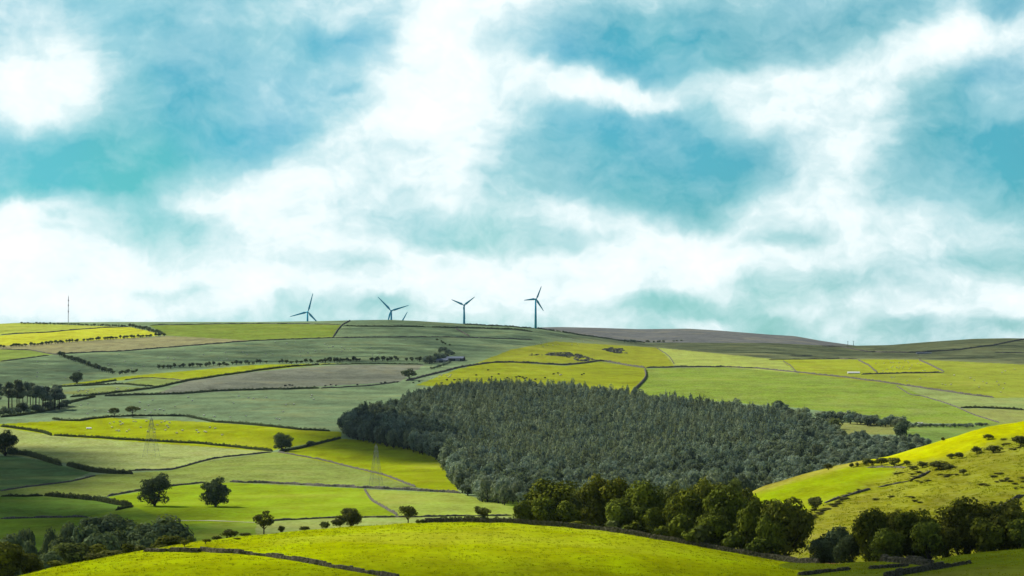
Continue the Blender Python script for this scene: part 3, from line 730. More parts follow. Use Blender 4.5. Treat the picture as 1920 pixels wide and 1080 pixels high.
# ------------------------------------------------------------------ wood in the valley corner
g = 'valley trees beside the near meadow'
for k, x, yt, w, d, m, lb in [
 ('tall', 300, 959, 88, 150, M_VALLEY, 'large pale-topped tree standing tallest in the valley wood'),
 ('mid', 272, 990, 54, 110, M_VALLEY, 'lighter tree in front of the large pale-topped tree'),
 ('mid', 318, 1003, 54, 40, M_OLIVE, 'brownish bush-like tree below the large pale-topped tree'),
 ('tall', 205, 958, 76, 190, M_VALLEY, 'broad dark blue-green tree in the middle of the valley wood'),
 ('mid', 168, 978, 56, 150, M_VALLEY, 'dim grey-green tree beside the broad dark tree'),
 ('mid', 235, 985, 60, 120, M_VALLEY, 'dark tree filling the space before the pale-topped tree'),
 ('mid', 200, 995, 66, 100, M_VALLEY, 'deep shaded tree below the broad dark tree'),
 ('mid', 130, 972, 44, 170, M_VALLEY, 'grey rounded tree in the back row of the valley wood'),
 ('mid', 96, 981, 34, 180, M_VALLEY, 'small round blue-green tree in the back row of the valley wood'),
 ('mid', 55, 988, 36, 170, M_VALLEY, 'pale grey tree behind the dark edge trees of the valley wood'),
 ('mid', 18, 994, 60, 160, M_VALLEY, 'dark low tree in the corner of the valley wood'),
 ('mid', 66, 1004, 42, 120, M_VALLEY, 'dark round tree in front of the pale grey tree'),
 ('mid', 118, 1005, 56, 70, M_VALLEY, 'flat-topped green tree above the pale olive tree'),
 ('mid', 140, 1014, 66, 40, M_PALE, 'pale olive tree at the front of the valley wood'),
 ('mid', 176, 1017, 50, 34, M_OLIVE, 'dark brown bush-like tree beside the pale olive tree'),
 ('mid', 14, 1014, 64, 30, M_OLIVE, 'brown autumnal tree at the lower corner of the view'),
 ('mid', 56, 1034, 46, 26, M_OLIVE, 'dim brown-green tree beside the autumnal tree'),
 ('mid', 92, 1030, 44, 40, M_VALLEY, 'dim tree between the brown trees and the pale olive tree'),
 ('bush', 245, 1018, 22, 16, M_OLIVE, 'rust-coloured shrub at the meadow edge before the valley wood'),
 ('bush', 212, 1030, 40, 20, M_THORN, 'grey low shrub at the meadow edge below the dark tree'),
 ('bush', 185, 1036, 34, 14, M_THORN, 'tangled grey shrub before the dark brown tree'),
 ('bush', 268, 1022, 22, 12, M_THORN, 'low dark shrub beside the rust-coloured one'),
 ('bush', 110, 1050, 30, 12, M_OLIVE, 'low dark shrub at the foot of the pale olive tree'),
 ]:
    ctree(k, x, yt, w*1.35, lb, d, m, 'bush' if k == 'bush' else 'broadleaf_tree', 'bush' if k == 'bush' else 'tree', g)

# ------------------------------------------------------------------ trees standing in the far fields
for k, x, yt, yb, w, lb, m in [
 ('field', 290, 887, 949, 66, 'large round dark tree standing alone in the sunny lower field', M_VALLEY),
 ('field', 404, 894, 950, 56, 'large dark tree with a gap under its crown in the sunny field', M_VALLEY),
 ('field', 529, 811, 847, 40, 'medium bare-topped tree at the meeting of two field walls', M_VALLEY),
 ('bush', 583, 825, 838, 16, 'small round bush on the hedge beside the bare-topped tree', M_VALLEY),
 ('open', 214, 763, 783, 22, 'small umbrella-shaped tree on the long hedge', M_THORN),
 ('lean', 249, 759, 782, 30, 'wide arching tree on the long hedge beside the umbrella-shaped one', M_THORN),
 ('mid', 144, 697, 719, 27, 'round blue-green tree alone above the sunlit strip', M_VALLEY),
 ('open', 767, 691, 713, 34, 'dark flat-domed tree alone by the wall under the farm', M_VALLEY),
 ('field', 10, 806, 855, 54, 'dark tree cut by the edge of the view on the lower hedge', M_VALLEY),
 ('mid', 1458, 749, 778, 27, 'round tree standing above the upper corner of the wood', M_VALLEY),
 ('mid', 1690, 786, 822, 38, 'large grey-green bush-like tree in the gorse gap by the rough hill', M_VALLEY),
 ('far', 1565, 783, 805, 34, 'pale yellow-green round tree at the upper corner of the wood', M_PALE)]:
    Ymin = 1335 if x > 1300 else 760
    plant(k, 'field_tree' if k != 'bush' else 'bush', x, yt, w, lb, 'tree' if k != 'bush' else 'bush', None, yb=yb, Ymin=Ymin, mat=m)

# pines with bare trunks
for i in range(38):
    x = rng.uniform(-20, 118); f = rng.uniform(0, 1)
    yb = 776-f*14-(x*.06); top = (715 if x < 70 else 724)+rng.uniform(-4, 15)+f*2
    plant('pine', 'pine_tree', x, top, rng.uniform(28, 38), 'tall pine with a bare trunk in the dark clump at the edge of the view', 'tree', 'pines in the dark clump', yb=yb)
for i in range(16):
    x = rng.uniform(-20, 135); yb = 779-x*.12+rng.uniform(-2, 3)
    plant('far', 'understorey_tree', x, yb-rng.uniform(10, 22), rng.uniform(14, 24), 'low leafy tree under the clump of bare-trunked pines', 'tree', 'low trees under the pines', yb=yb)

# ------------------------------------------------------------------ rows of little hedgerow trees
def tree_row(pts, n, h, w, label, group, kind='speck', gap=(), Ymin=760., spread=0., name='hedgerow_tree'):
    p = np.array(pts, float); d = np.r_[0, np.cumsum(np.hypot(*np.diff(p, axis=0).T))]
    for i in range(n):
        t = (i+.5+rng.uniform(-.35, .35))/n
        if any(a < t < b for a, b in gap): continue
        x = np.interp(t*d[-1], d, p[:, 0]); y = np.interp(t*d[-1], d, p[:, 1])+rng.uniform(-spread, spread)
        hh = h*rng.uniform(.7, 1.25)
        plant(kind, name, x, y-hh, w*rng.uniform(.75, 1.25), label, 'tree', group, yb=y, Ymin=Ymin)
tree_row([(0,652),(60,648.5),(180,638),(310,630)], 56, 6, 8, 'small dark tree in the long row between the yellow and tan top fields', 'trees in the row below the yellow top field', gap=((.03, .05), (.165, .18), (.48, .5), (.6, .615)))
tree_row([(38,607.5),(120,609),(235,613)], 44, 3.8, 6, 'tiny dark tree in the row on the skyline under the radio mast', 'trees in the skyline row')
tree_row([(243,613),(275,619),(308,629)], 20, 6.5, 9, 'dark tree in the short slanting row above the tan field', 'trees in the slanting top row', spread=1)
tree_row([(110,667),(140,677),(175,690),(212,702)], 30, 8.5, 10, 'blue-green tree in the slanting row down the grey-green pasture', 'trees in the slanting pasture row', spread=1, kind='speck')
tree_row([(222,702),(258,698)], 8, 7, 8, 'small tree in the two loose clumps above the sunlit strip', 'trees above the sunlit strip', spread=1.5)
tree_row([(285,692.5),(340,689),(410,686),(480,683),(600,680),(640,679)], 44, 7.5, 9, 'small blue-green tree in the broken row across the middle pasture', 'trees in the broken middle row', gap=((.0, .02), (.4, .42), (.62, .66)), spread=1.2)
tree_row([(600,679),(690,677),(790,677)], 32, 8, 9, 'small blue-green tree in the row leading to the farm clump', 'trees in the row towards the farm', gap=((.4, .5), (.8, .84)), spread=1.2)
tree_row([(796,683),(812,680),(836,676)], 12, 15, 18, 'dark tree in the clump sheltering the farm sheds', 'trees around the farm', kind='far', spread=2)
tree_row([(822,660),(838,661),(850,668)], 8, 8, 11, 'dark tree behind the farm sheds', 'trees behind the farm', kind='far', spread=3)
tree_row([(818,640),(845,647)], 5, 4, 6, 'tiny scattered tree on the slope above the farm', 'scattered trees above the farm', spread=2)
tree_row([(808,694),(845,681)], 9, 6, 9, 'low dark tree on the bank below the farm', 'low trees below the farm', kind='far', spread=1)
tree_row([(1170,641.5),(1194,642.5)], 5, 5, 8, 'dark tree in the dense little clump under the moor', 'trees in the dense clump under the moor', Ymin=1335, kind='far')
tree_row([(1208,642.5),(1250,642)], 6, 4.5, 7, 'small dark tree in the thin row under the moor', 'trees in the thin row under the moor', Ymin=1335)
tree_row([(1262,640.5),(1280,639.5)], 3, 2.8, 6, 'tiny tree at the end of the row under the moor', 'last trees of the row under the moor', Ymin=1335)
tree_row([(1320,768),(1345,769),(1395,775),(1440,781),(1520,782)], 16, 18, 21, 'dark tree in the line above the upper edge of the wood', 'trees above the upper edge of the wood', kind='far', Ymin=1335, spread=2, name='broadleaf_tree')
tree_row([(1365,770),(1385,773)], 2, 25, 28, 'tall dark tree in the line above the upper edge of the wood', 'tall trees above the upper edge of the wood', kind='far', Ymin=1335, name='broadleaf_tree')
tree_row([(1535,786),(1590,792),(1640,797),(1700,801)], 26, 19, 24, 'dark tree in the thick band between the wood and the pale field', 'trees in the band above the gorse', kind='far', Ymin=1335, spread=3, name='broadleaf_tree')
tree_row([(1705,800),(1760,801),(1800,801),(1850,799)], 26, 7, 11, 'small dark tree in the hedge that runs to the rough hill', 'trees in the hedge meeting the rough hill', kind='far', Ymin=1335, spread=1)

# ------------------------------------------------------------------ bushes on the rough hill
g = 'thorn bushes on the rough hill'
for x, yb, h, w, lb in [
 (1553,881,17,18,'dark bush alone on the skyline of the rough hill above the wood'),(1597,877,9,9,'first small leaning thorn in the row on the hill brow'),(1607,876,9,8,'second small leaning thorn in the row on the hill brow'),
 (1624,874,15,17,'thorn bush where the brow row thickens'),(1636,873,13,11,'narrow thorn bush inside the brow row'),(1652,872,17,24,'wide thorn bush in the middle of the brow row'),
 (1677,874,17,26,'tall thorn bush in the brow row beside the dark gorse'),(1700,872,14,15,'pale thorn bush at the end of the brow row'),(1730,877,17,20,'thorn bush over the gorse bank'),
 (1760,880,22,40,'largest dark bush on the rough hill'),(1783,881,13,22,'low dark bush leaning on the largest bush'),(1712,881,10,20,'low bush on the gorse bank'),
 (1783,860,13,15,'first bush of the pair on the sunny top slope'),(1798,860,14,17,'second bush of the pair on the sunny top slope'),(1832,851,17,20,'bush with a clear shadow below the hill top'),
 (1863,849,19,34,'broad bush with a long shadow below the hill top'),(1853,824,14,20,'bush alone near the hill top'),(1768,827,8,8,'tiny bush on the skyline of the rough hill'),
 (1914,836,19,32,'bush cut by the edge of the view near the hill top'),(1806,891,15,16,'upright dark bush alone on the open slope')]:
    plant(('thorn', 'bush', 'far')[int(x) % 3] if w < 24 else ('bush', 'far')[int(x) % 2], 'thorn_bush', x, yb-h*(.75+.35*((x*7) % 10)/10), w*1.12, lb, 'bush', g, yb=yb, Ymin=745, mat=M_THORN)
plant('bush', 'bush', 1528, 930, 31, 'round dark bush alone on the slope above the orange track', 'bush', None, yb=957, Ymin=745, mat=M_THORN)
for x0, x1, y0, y1, n, lb, gr in [
 (1500,1530,955,985,16,'low gorse clump on the bank below the round bush','gorse below the round bush'),(1530,1610,915,968,34,'low gorse clump along the slanting old wall','gorse along the slanting old wall'),
 (1680,1740,882,905,22,'dark gorse clump on the bank below the brow row','gorse on the bank'),(1740,1800,890,903,8,'flat gorse clump on the open slope','gorse on the open slope'),
 (1840,1925,885,918,24,'dark gorse clump on the steep side of the rough hill','gorse on the steep side'),(1880,1925,815,848,12,'bracken clump near the hill top','bracken near the hill top'),(1640,1760,930,945,10,'flat dark gorse clump above the black-green trees','gorse above the black-green trees')]:
    for i in range(int(n*.7)):
        x = rng.uniform(x0, x1); t = (x-x0)/(x1-x0)
        y = y1-(y1-y0)*t+rng.uniform(-5, 5) if 'slanting' in lb else rng.uniform(y0, y1)
        plant('bush', 'gorse_bush', x, y-rng.uniform(1.5, 4), rng.uniform(8, 22), lb, 'bush', gr, yb=y, Ymin=745, mat=M_GORSE)

# ------------------------------------------------------------------ the big wood
WOOD = [(640,810),(660,823),(720,836),(790,852),(828,868),(846,905),(862,926),(900,941),(965,950),(1200,985),(1430,962),(1560,900),(1700,852),(1742,838),(1725,826),(1690,824),(1600,815),(1560,797),(1500,787),
        (1440,782),(1320,771),(1190,752),(1050,735),(960,731),(900,733),(840,738),(790,748),(745,768),(700,786)]
CONI = [(690,790),(760,775),(800,800),(850,830),(880,880),(950,905),(1100,900),(1300,870),(1420,850),(1500,820),(1480,790),(1320,771),(1190,752),(1050,735),(960,731),(840,738),(745,768)]
def build_wood():
    sp = 7.6
    gx, gy = np.meshgrid(np.arange(-260, 420, sp), np.arange(1140, 2950, sp*1.05))
    gx = (gx+rng.uniform(-.42, .42, gx.shape)*sp).ravel(); gy = (gy+rng.uniform(-.42, .42, gy.shape)*sp).ravel()
    ci = np.clip(np.searchsorted(U, gx/gy), 1, NC-1); ri = np.clip(np.searchsorted(rows, gy), 1, NR-1)
    gz = ZZ[ri, ci]; px, py = project(gx, gy, gz)
    k = inpoly(px, py, WOOD) & ((px < 1290) | (gy > 1335)) & (sines(gx, gy, 55, 7, 34) < 1.75) & ~inpoly(px, py, [(1575,788),(1600,800),(1690,808),(1690,826),(1640,826),(1590,820),(1560,800)])
    gx, gy, px, py = gx[k], gy[k], px[k], py[k]; gz = np.array([H(a, b) for a, b in zip(gx, gy)])
    n = len(gx)
    con = inpoly(px+rng.normal(0, 14, n), py+rng.normal(0, 9, n), CONI) & (rng.uniform(0, 1, n) < .93)
    edge = (px < 870) & (py > 790)
    hh = np.where(con, rng.uniform(9, 17, n), np.where(edge, rng.uniform(11, 18, n), rng.uniform(6.5, 14, n)))
    ww = np.where(con, rng.uniform(6, 9.5, n), np.where(edge, rng.uniform(9, 13, n), rng.uniform(7, 12, n)))
    # the trees that show largest become things of their own
    _, ptop = project(gx, gy, gz+hh)
    ax = np.interp(px, [960, 1130, 1215, 1290, 1400, 1430, 1500, 1660, 1740], [2000, 884, 935, 895, 905, 911, 890, 857, 832])
    vis = ptop+hh*F/gy*.35 < ax
    pn = sines(gx, gy, 90, 7, 31)+.7*sines(gx, gy, 35, 6, 32)
    hh *= 1+.13*sines(gx, gy, 70, 6, 33); shrub = px > 1500+60*rng.normal(size=n)*.3
    hh = np.where(shrub & ~con, hh*rng.uniform(.35, .7, n), hh); ww = np.where(shrub & ~con, ww*.8, ww)
    kc = np.where(pn > .7, 4+rng.integers(0, 4, n), rng.integers(0, 5, n)); kf = np.where(pn > .9, 6+rng.integers(0, 2, n), np.where(pn < -.5, rng.integers(2, 6, n), rng.integers(0, 5, n)))
    o_ = np.argsort(gy+np.where(vis, 0, 1e6)); near = o_[:300]
    isn = np.zeros(n, bool); isn[near] = True
    for j in near:
        kind = 'conifer' if con[j] else 'far'
        i = int(kc[j] if con[j] else kf[j])
        o = link('conifer_tree' if con[j] else 'woodland_tree', PROTO[kind][i % len(PROTO[kind])], None, (gx[j], gy[j], gz[j]))
        o.scale = (ww[j], ww[j], hh[j]); o.rotation_euler = (0, 0, rng.uniform(0, 6.28))
        tag(o, 'dark pointed conifer standing along the lower edge of the big wood' if con[j] else 'rounded leafy tree standing along the lower edge of the big wood', 'tree', 'conifers along the wood edge' if con[j] else 'leafy trees along the wood edge')
    rest = ~isn
    cc = bpy.data.collections.new('wood_tree_kinds')
    for i, me in enumerate(PROTO['conifer']+PROTO['far']): cc.objects.link(bpy.data.objects.new('wood_kind_%02d' % i, me))
    P = np.stack([gx, gy, gz], 1)[rest]
    me = bpy.data.meshes.new('wood'); me.from_pydata(P.tolist(), [], [])
    def attr(nm, typ, dat, prop):
        a = me.attributes.new(nm, typ, 'POINT'); a.data.foreach_set(prop, np.asarray(dat).ravel())
    m = int(rest.sum())
    attr('pick', 'INT', np.where(con[rest], kc[rest], 8+kf[rest]).astype(np.int32), 'value')
    attr('size', 'FLOAT_VECTOR', np.stack([ww[rest], ww[rest], hh[rest]], 1).astype(np.float32), 'vector')
    attr('turn', 'FLOAT_VECTOR', np.stack([rng.normal(0, .04, m), rng.normal(0, .04, m), rng.uniform(0, 6.28, m)], 1).astype(np.float32), 'vector')
    ng = bpy.data.node_groups.new('wood_trees', 'GeometryNodeTree')
    ng.interface.new_socket('Geometry', in_out='INPUT', socket_type='NodeSocketGeometry'); ng.interface.new_socket('Geometry', in_out='OUTPUT', socket_type='NodeSocketGeometry')
    N = ng.nodes; gi = N.new('NodeGroupInput'); go = N.new('NodeGroupOutput'); ip = N.new('GeometryNodeInstanceOnPoints'); ci_ = N.new('GeometryNodeCollectionInfo')
    ci_.inputs['Collection'].default_value = cc; ci_.inputs['Separate Children'].default_value = True; ci_.inputs['Reset Children'].default_value = True
    ip.inputs['Pick Instance'].default_value = True
    def na(nm, dt):
        a = N.new('GeometryNodeInputNamedAttribute'); a.data_type = dt; a.inputs['Name'].default_value = nm; return a.outputs['Attribute']
    Lk = ng.links.new
    Lk(gi.outputs[0], ip.inputs['Points']); Lk(ci_.outputs[0], ip.inputs['Instance']); Lk(na('pick', 'INT'), ip.inputs['Instance Index'])
    Lk(na('turn', 'FLOAT_VECTOR'), ip.inputs['Rotation']); Lk(na('size', 'FLOAT_VECTOR'), ip.inputs['Scale']); Lk(ip.outputs[0], go.inputs[0])
    o = link('woodland', me); md = o.modifiers.new('trees', 'NODES'); md.node_group = ng
    tag(o, 'dense mixed wood of conifers and leafy trees filling the valley side', 'wood', kind='stuff')
build_wood()
# ------------------------------------------------------------------ hedges and walls between the fields
def world_line(pts, Ymin, step_px=6, wob=.35):
    p = np.array(pts, float); d = np.r_[0, np.cumsum(np.hypot(*np.diff(p, axis=0).T))]
    n = max(int(d[-1]/step_px), 2); t = np.linspace(0, d[-1], n+1)
    xs, ys = np.interp(t, d, p[:, 0]), np.interp(t, d, p[:, 1])+np.convolve(rng.normal(0, wob, n+3), [.25, .5, .25], 'valid')[:n+1]
    if len(p) > 2: xs, ys = smooth1(xs, 1), smooth1(ys, 1)
    return np.array([G(x, y, Ymin) for x, y in zip(xs, ys)])
def resample(W, step):
    d = np.r_[0, np.cumsum(np.hypot(np.diff(W[:, 0]), np.diff(W[:, 1])))]
    n = max(int(d[-1]/step), 2); t = np.linspace(0, d[-1], n+1)
    return np.stack([np.interp(t, d, W[:, i]) for i in range(3)], 1), d[-1]
def ribbon(W, w, h, jit):
    """a lumpy solid bank along W, for walls and the inside of hedges"""
    n = len(W); d = np.gradient(W[:, :2], axis=0); d = unit(d); nrm = np.stack([-d[:, 1], d[:, 0]], 1)
    prof = [(-.5, -.4), (-.46, .35), (-.34, .85), (0, 1.0), (.34, .85), (.46, .35), (.5, -.4)]
    e = np.minimum(np.arange(n), np.arange(n)[::-1]); tp = np.clip((e+.6)/3.5, .15, 1)**.6
    hh = h*tp*(1+jit*rng.uniform(-1, 1, n)+.22*np.sin(np.arange(n)*.37+rng.uniform(0, 6))*np.sin(np.arange(n)*.11)); V = []
    for a, b in prof:
        V.append(np.concatenate([W[:, :2]+nrm*(a*w*(1+jit*.6*rng.uniform(-1, 1, n)))[:, None], (W[:, 2]+b*hh*(1+jit*.3*rng.uniform(-1, 1, n)))[:, None]], 1))
    k = len(prof); V = np.stack(V, 1).reshape(-1, 3)
    i, j = np.meshgrid(np.arange(n-1), np.arange(k-1), indexing='ij'); i, j = i.ravel(), j.ravel()
    q = np.stack([i*k+j, i*k+j+1, (i+1)*k+j+1, (i+1)*k+j], 1)
    return V, q
def wall(pts, px, label, Ymin=760., mat=None):
    W = world_line(pts, Ymin); Ym = W[:, 1].mean(); h = px*Ym/F
    W, L = resample(W, max(1.2, Ym/F*2.2))
    W[:, 2] = [H(a, b) for a, b in W[:, :2]]
    V, q = ribbon(W, max(.8, h*.8), h, .22)
    o = link('field_wall', mesh_np('field_wall', V, [q], [mat or M_STONE], None, {'tone': ('FLOAT', np.zeros(len(V)))}))
    return tag(o, label, 'wall', 'drystone field walls')
def hedge(pts, px, label, Ymin=760., mat=None, dens=1.0):
    W = world_line(pts, Ymin); Ym = W[:, 1].mean(); h = px*.86*Ym/F; w = h*.9
    W, L = resample(W, max(1.5, Ym/F*3))
    W[:, 2] = [H(a, b) for a, b in W[:, :2]]
    V, q = ribbon(W, w*.8, h*.78, .3)
    s = max(.28, Ym/F*.62); n = int(min(L*(w+2*h)*1.1/(s*s)*dens, 16000))
    t = rng.uniform(0, len(W)-1.001, n); i = t.astype(int); f = (t-i)[:, None]
    lump = 1+.28*np.sin(t*.9+rng.uniform(0, 6))*np.sin(t*.37+1)+.22*np.sin(t*2.3)
    lump = lump*np.clip((np.minimum(t, len(W)-1-t)+.4)/3.0, .2, 1)**.6
    B = W[i]*(1-f)+W[i+1]*f; d = unit((W[i+1]-W[i])[:, :2]); nr = np.stack([-d[:, 1], d[:, 0]], 1)
    a = rng.uniform(0, math.pi, n); rr = rng.uniform(.75, 1.1, n)*lump
    off = np.cos(a)*rr*w*.5; z = np.maximum(np.sin(a), .05)**.7*rr*h
    P = np.concatenate([B[:, :2]+nr*off[:, None], (B[:, 2]+z)[:, None]], 1)
    Nn = unit(np.concatenate([nr*np.cos(a)[:, None], np.sin(a)[:, None]], 1)+rng.normal(size=(n, 3))*.5)
    LV, LF, tn = leaves(P, Nn, s, rng.uniform(0, 1, n)*.6+.4*(lump-.5))
    o = link('field_hedge', mesh_np('field_hedge', np.concatenate([V, LV]), [np.concatenate([q, LF+len(V)])], [mat or M_HEDGE], None, {'tone': ('FLOAT', np.concatenate([np.full(len(V), .2), np.clip(tn, 0, 1)]))}))
    return tag(o, label, 'hedge', 'field hedges')
YR = 1335.
for pts, px, lb in [
 ([(0,628),(100,622.5),(190,614.5),(243,613)], 1.7, 'thin wall between the two sunny top fields under the radio mast'),
 ([(280,610),(480,606.8),(640,608.8)], 1.5, 'thin wall just below the skyline beside the leaning turbine'),
 ([(658,601),(640,610),(624,633)], 2.2, 'wall slanting down from the skyline beside the first turbine'),
 ([(100,664),(240,658),(360,648),(480,639),(600,634.5),(720,632.5),(850,632.5),(960,636),(1000,637.5)], 2.0, 'longest wall sweeping across the upper hillside under the turbines'),
 ([(853,615.5),(868,624),(882,632)], 2.2, 'short wall slanting down below the third turbine'),
 ([(0,655),(60,657),(93,664),(112,666)], 1.8, 'curved wall along the foot of the tan field'),
 ([(0,678),(50,672),(93,666)], 1.8, 'wall rising to the corner of the tan field'),
 ([(350,714),(310,710),(270,708.5),(232,713)], 1.6, 'wall bent over the small pale field below the sunlit strip'),
 ([(243,883),(320,881.5),(370,868),(400,860),(480,851),(510,848)], 3.0, 'curved wall below the pylon in the pale textured field'),
 ([(0,921),(60,912),(130,904),(180,892)], 2.8, 'wall along the foot of the shaded dark green field'),
 ([(200,931),(260,920),(330,911),(385,905)], 3.2, 'wall passing behind the two large lone trees'),
 ([(0,973),(80,971),(170,970)], 3.5, 'low wall above the valley wood'),
 ([(430,904),(540,908),(680,915.5),(760,919),(865,925)], 4.6, 'thick straight wall running under the second pylon to the wood'),
 ([(520,848),(600,862),(660,877),(720,891),(780,914)], 3.0, 'long wall slanting down to the second pylon'),
 ([(683,917),(695,938),(720,952),(746,967)], 4.2, 'curved wall falling from the second pylon to the meadow brow'),
 ([(480,979),(540,975),(640,971),(750,970),(850,968),(960,967)], 3.0, 'wall across the bottom of the bright field behind the meadow brow'),
 ([(760,715),(800,705),(860,690),(920,680.5),(960,680),(1000,681.5),(1060,685),(1090,682),(1125,676.5),(1150,680),(1180,686),(1210,690)], 3.0, 'winding wall across the sunny hillock above the wood'),
 ([(1209,692),(1213,708),(1200,722),(1183,739)], 4.0, 'broken wall falling from the hillock to the wood'),
 ([(750,716),(690,724),(600,728.5)], 2.0, 'wall below the mauve field leading to the flat-domed tree'),
 ]: wall(pts, px, lb)
for pts, px, lb in [
 ([(1210,690.5),(1280,688),(1350,688),(1420,691),(1480,697),(1560,705),(1640,715),(1690,722),(1750,731),(1820,741),(1865,746)], 2.6, 'long wall running on from the hillock between the pale and the yellow fields'),
 ([(1230,652),(1255,668),(1265,684)], 1.4, 'faint wall at the end of the sunny hillock'),
 ([(1440,674.5),(1500,674),(1580,673),(1610,673.5)], 1.6, 'wall along the top of the small yellow fields'),
 ([(1467,676),(1485,688),(1495,700)], 1.5, 'faint wall falling beside the first small yellow field'),
 ([(1608,675),(1630,686),(1645,700)], 2.4, 'wall slanting between the two small yellow fields'),
 ([(1614,702.5),(1640,701.5),(1700,700),(1770,699.5)], 2.4, 'wall along the foot of the small yellow fields'),
 ([(1722,675),(1745,685),(1771,698)], 2.4, 'wall slanting down the far end of the small yellow fields'),
 ([(1680,723),(1705,740),(1730,743),(1770,755),(1800,766),(1830,780),(1875,793)], 1.9, 'thin wall falling towards the rough hill through the pale field'),
 ([(1540,649),(1580,651),(1630,660.5),(1720,661.5),(1790,657),(1860,648),(1922,636)], 2.2, 'wall curving over the shaded ridge to the skyline'),
 ([(1865,661.5),(1922,662.5)], 1.5, 'short thin wall on the shaded ridge at the edge of the view'),
 ([(1480,667.5),(1500,668),(1525,666.5)], 1.3, 'faint bank on the shaded slope under the moor'),
 ]: wall(pts, px, lb, YR)
for pts, px, lb in [
 ([(641,612),(700,612.5),(800,613.5)], 2.6, 'straight dark hedge below the skyline between the turbines'),
 ([(808,614),(870,615.5),(960,617.5),(1000,622)], 2.6, 'dark hedge carrying on past the gateway towards the tallest turbine'),
 ([(97,726),(150,724),(190,718),(220,713.5)], 3.2, 'hedge along the lower side of the sunlit strip'),
 ([(150,724.5),(200,721.5),(230,720.5),(270,724),(290,724.5)], 3.4, 'hedge below the small pale field'),
 ([(130,745),(180,741),(250,733),(300,726),(350,715),(420,704),(480,696),(540,688),(600,684)], 4.0, 'long rising hedge between the mauve field and the sunlit strip'),
 ([(600,684),(700,682.5),(795,683.5)], 2.0, 'thin hedge along the top of the mauve field up to the farm'),
 ([(195,743),(260,741),(340,739),(400,734),(480,731.5),(600,728.5)], 4.2, 'thick hedge along the foot of the mauve field'),
 ([(0,783),(50,778),(100,769),(125,757),(180,744)], 4.5, 'hedge winding below the clump of bare-trunked pines'),
 ([(97,786),(110,789),(150,789.5),(170,786),(210,782),(245,781),(300,780.5),(350,781),(400,792),(440,794),(480,797.5),(560,806),(620,809)], 4.8, 'long dark hedge above the bright yellow-green field'),
 ([(0,800),(40,805),(80,811),(98,818)], 5.0, 'hedge at the near corner of the bright yellow-green field'),
 ([(100,817),(180,821.5),(280,827.5),(380,832.5),(480,843.5),(512,847.5)], 5.0, 'hedge between the bright field and the pale textured field'),
 ([(10,852),(50,853.5),(90,866),(115,874)], 9.0, 'thick dark hedge curving out from the dark tree at the edge of the view'),
 ([(125,873),(170,885),(210,889),(250,889)], 9.0, 'bushy overgrown hedge at the corner of the pale textured field'),
 ([(0,931),(40,931.5),(82,930)], 5.0, 'pale thin hedge at the edge of the view in the lower fields'),
 ([(83,930),(130,934),(180,939),(220,947),(250,950)], 9.0, 'thick overgrown hedge in the lower fields before the round dark tree'),
 ([(215,958),(232,953),(250,951)], 5.0, 'short hedge branching off the thick overgrown one'),
 ([(522,848),(560,842),(600,832),(640,822)], 4.5, 'hedge rising from the bare-topped tree to the wood corner'),
 ([(870,608.5),(915,610.5),(960,613),(1002,616)], 2.4, 'bushy hedge on the skyline beside the third turbine'),
 ]: hedge(pts, px, lb)
for pts, px, lb in [
 ([(1002,615.5),(1045,621),(1085,628),(1130,634),(1172,640),(1212,643)], 2.6, 'dark hedge falling from the tallest turbine along the foot of the moor'),
 ([(1800,764.5),(1860,766),(1922,769)], 4.0, 'dark hedge above the rough tan patch by the rough hill'),
 ]: hedge(pts, px, lb, YR)

# near drystone walls, stone by stone
def stones(pts, h, w, label, name='stone_wall', size=.34, rough=.25, dd=0.0, fall=0.0):
    p = np.array(pts, float)
    n = 24*len(p); d = np.r_[0, np.cumsum(np.hypot(*np.diff(p, axis=0).T))]; t = np.linspace(0, d[-1], n)
    xs = np.interp(t, d, p[:, 0]); ys = np.interp(t, d, p[:, 1])
    W = []
    for x, y in zip(xs, ys):
        if y < 0: W.append(at(x, YcAt(x)-y))          # negative: metres beyond the brow
        else: W.append(G(x, min(y, 1128), 395.))
    W = np.array(W); W, L = resample(W, .5)
    mb = MB(); cs = int(round(h/(size*.62)))
    dl = unit(np.gradient(W[:, :2], axis=0))
    s = size
    for i in range(0, len(W)):
        nx, ny = -dl[i, 1], dl[i, 0]; rz = math.atan2(dl[i, 1], dl[i, 0])
        low = 1 if fall == 0 else np.clip(1+fall*math.sin(i*.11)*math.sin(i*.043+2), .25, 1.2)
        z0 = H(W[i, 0], W[i, 1])
        for c in range(max(1, int(cs*low))):
            ww = w*(1-.35*c/max(cs, 1))
            for off in (-.5, .5) if c < cs-1 else (0,):
                q = (off*(ww-s))+rng.uniform(-.06, .06); al = rng.uniform(-.2, .2)
                hx, hy, hz = s*rng.uniform(.45, .85), s*rng.uniform(.4, .7) if c < cs-1 else ww*.4, s*rng.uniform(.26, .42)
                mb.box((W[i, 0]+nx*q+dl[i, 0]*al, W[i, 1]+ny*q+dl[i, 1]*al, z0+s*.3+c*s*.62), (hx, hy, hz), 0, rz+rng.uniform(-rough, rough))
    V = np.concatenate(mb.V); V = V+rng.uniform(-.045, .045, V.shape)
    o = link(name, mesh_np(name, V, [np.array(mb.f4)], [M_DSTONE]))
    return tag(o, label, 'wall' if 'wall' in name else 'rocks', 'near drystone walls')
stones([(800,-5),(880,-5),(960,-4),(1085,-3),(1200,-3),(1300,-3),(1440,-3),(1530,-3)], 1.35, .7, 'dark drystone wall along the far edge of the near meadow under the tree line')
stones([(378,1033),(400,1036),(440,1037.5),(500,1043),(560,1052),(620,1063),(700,1077),(745,1086)],   .8, .75, 'tumbled drystone wall crossing the near meadow', fall=.45)
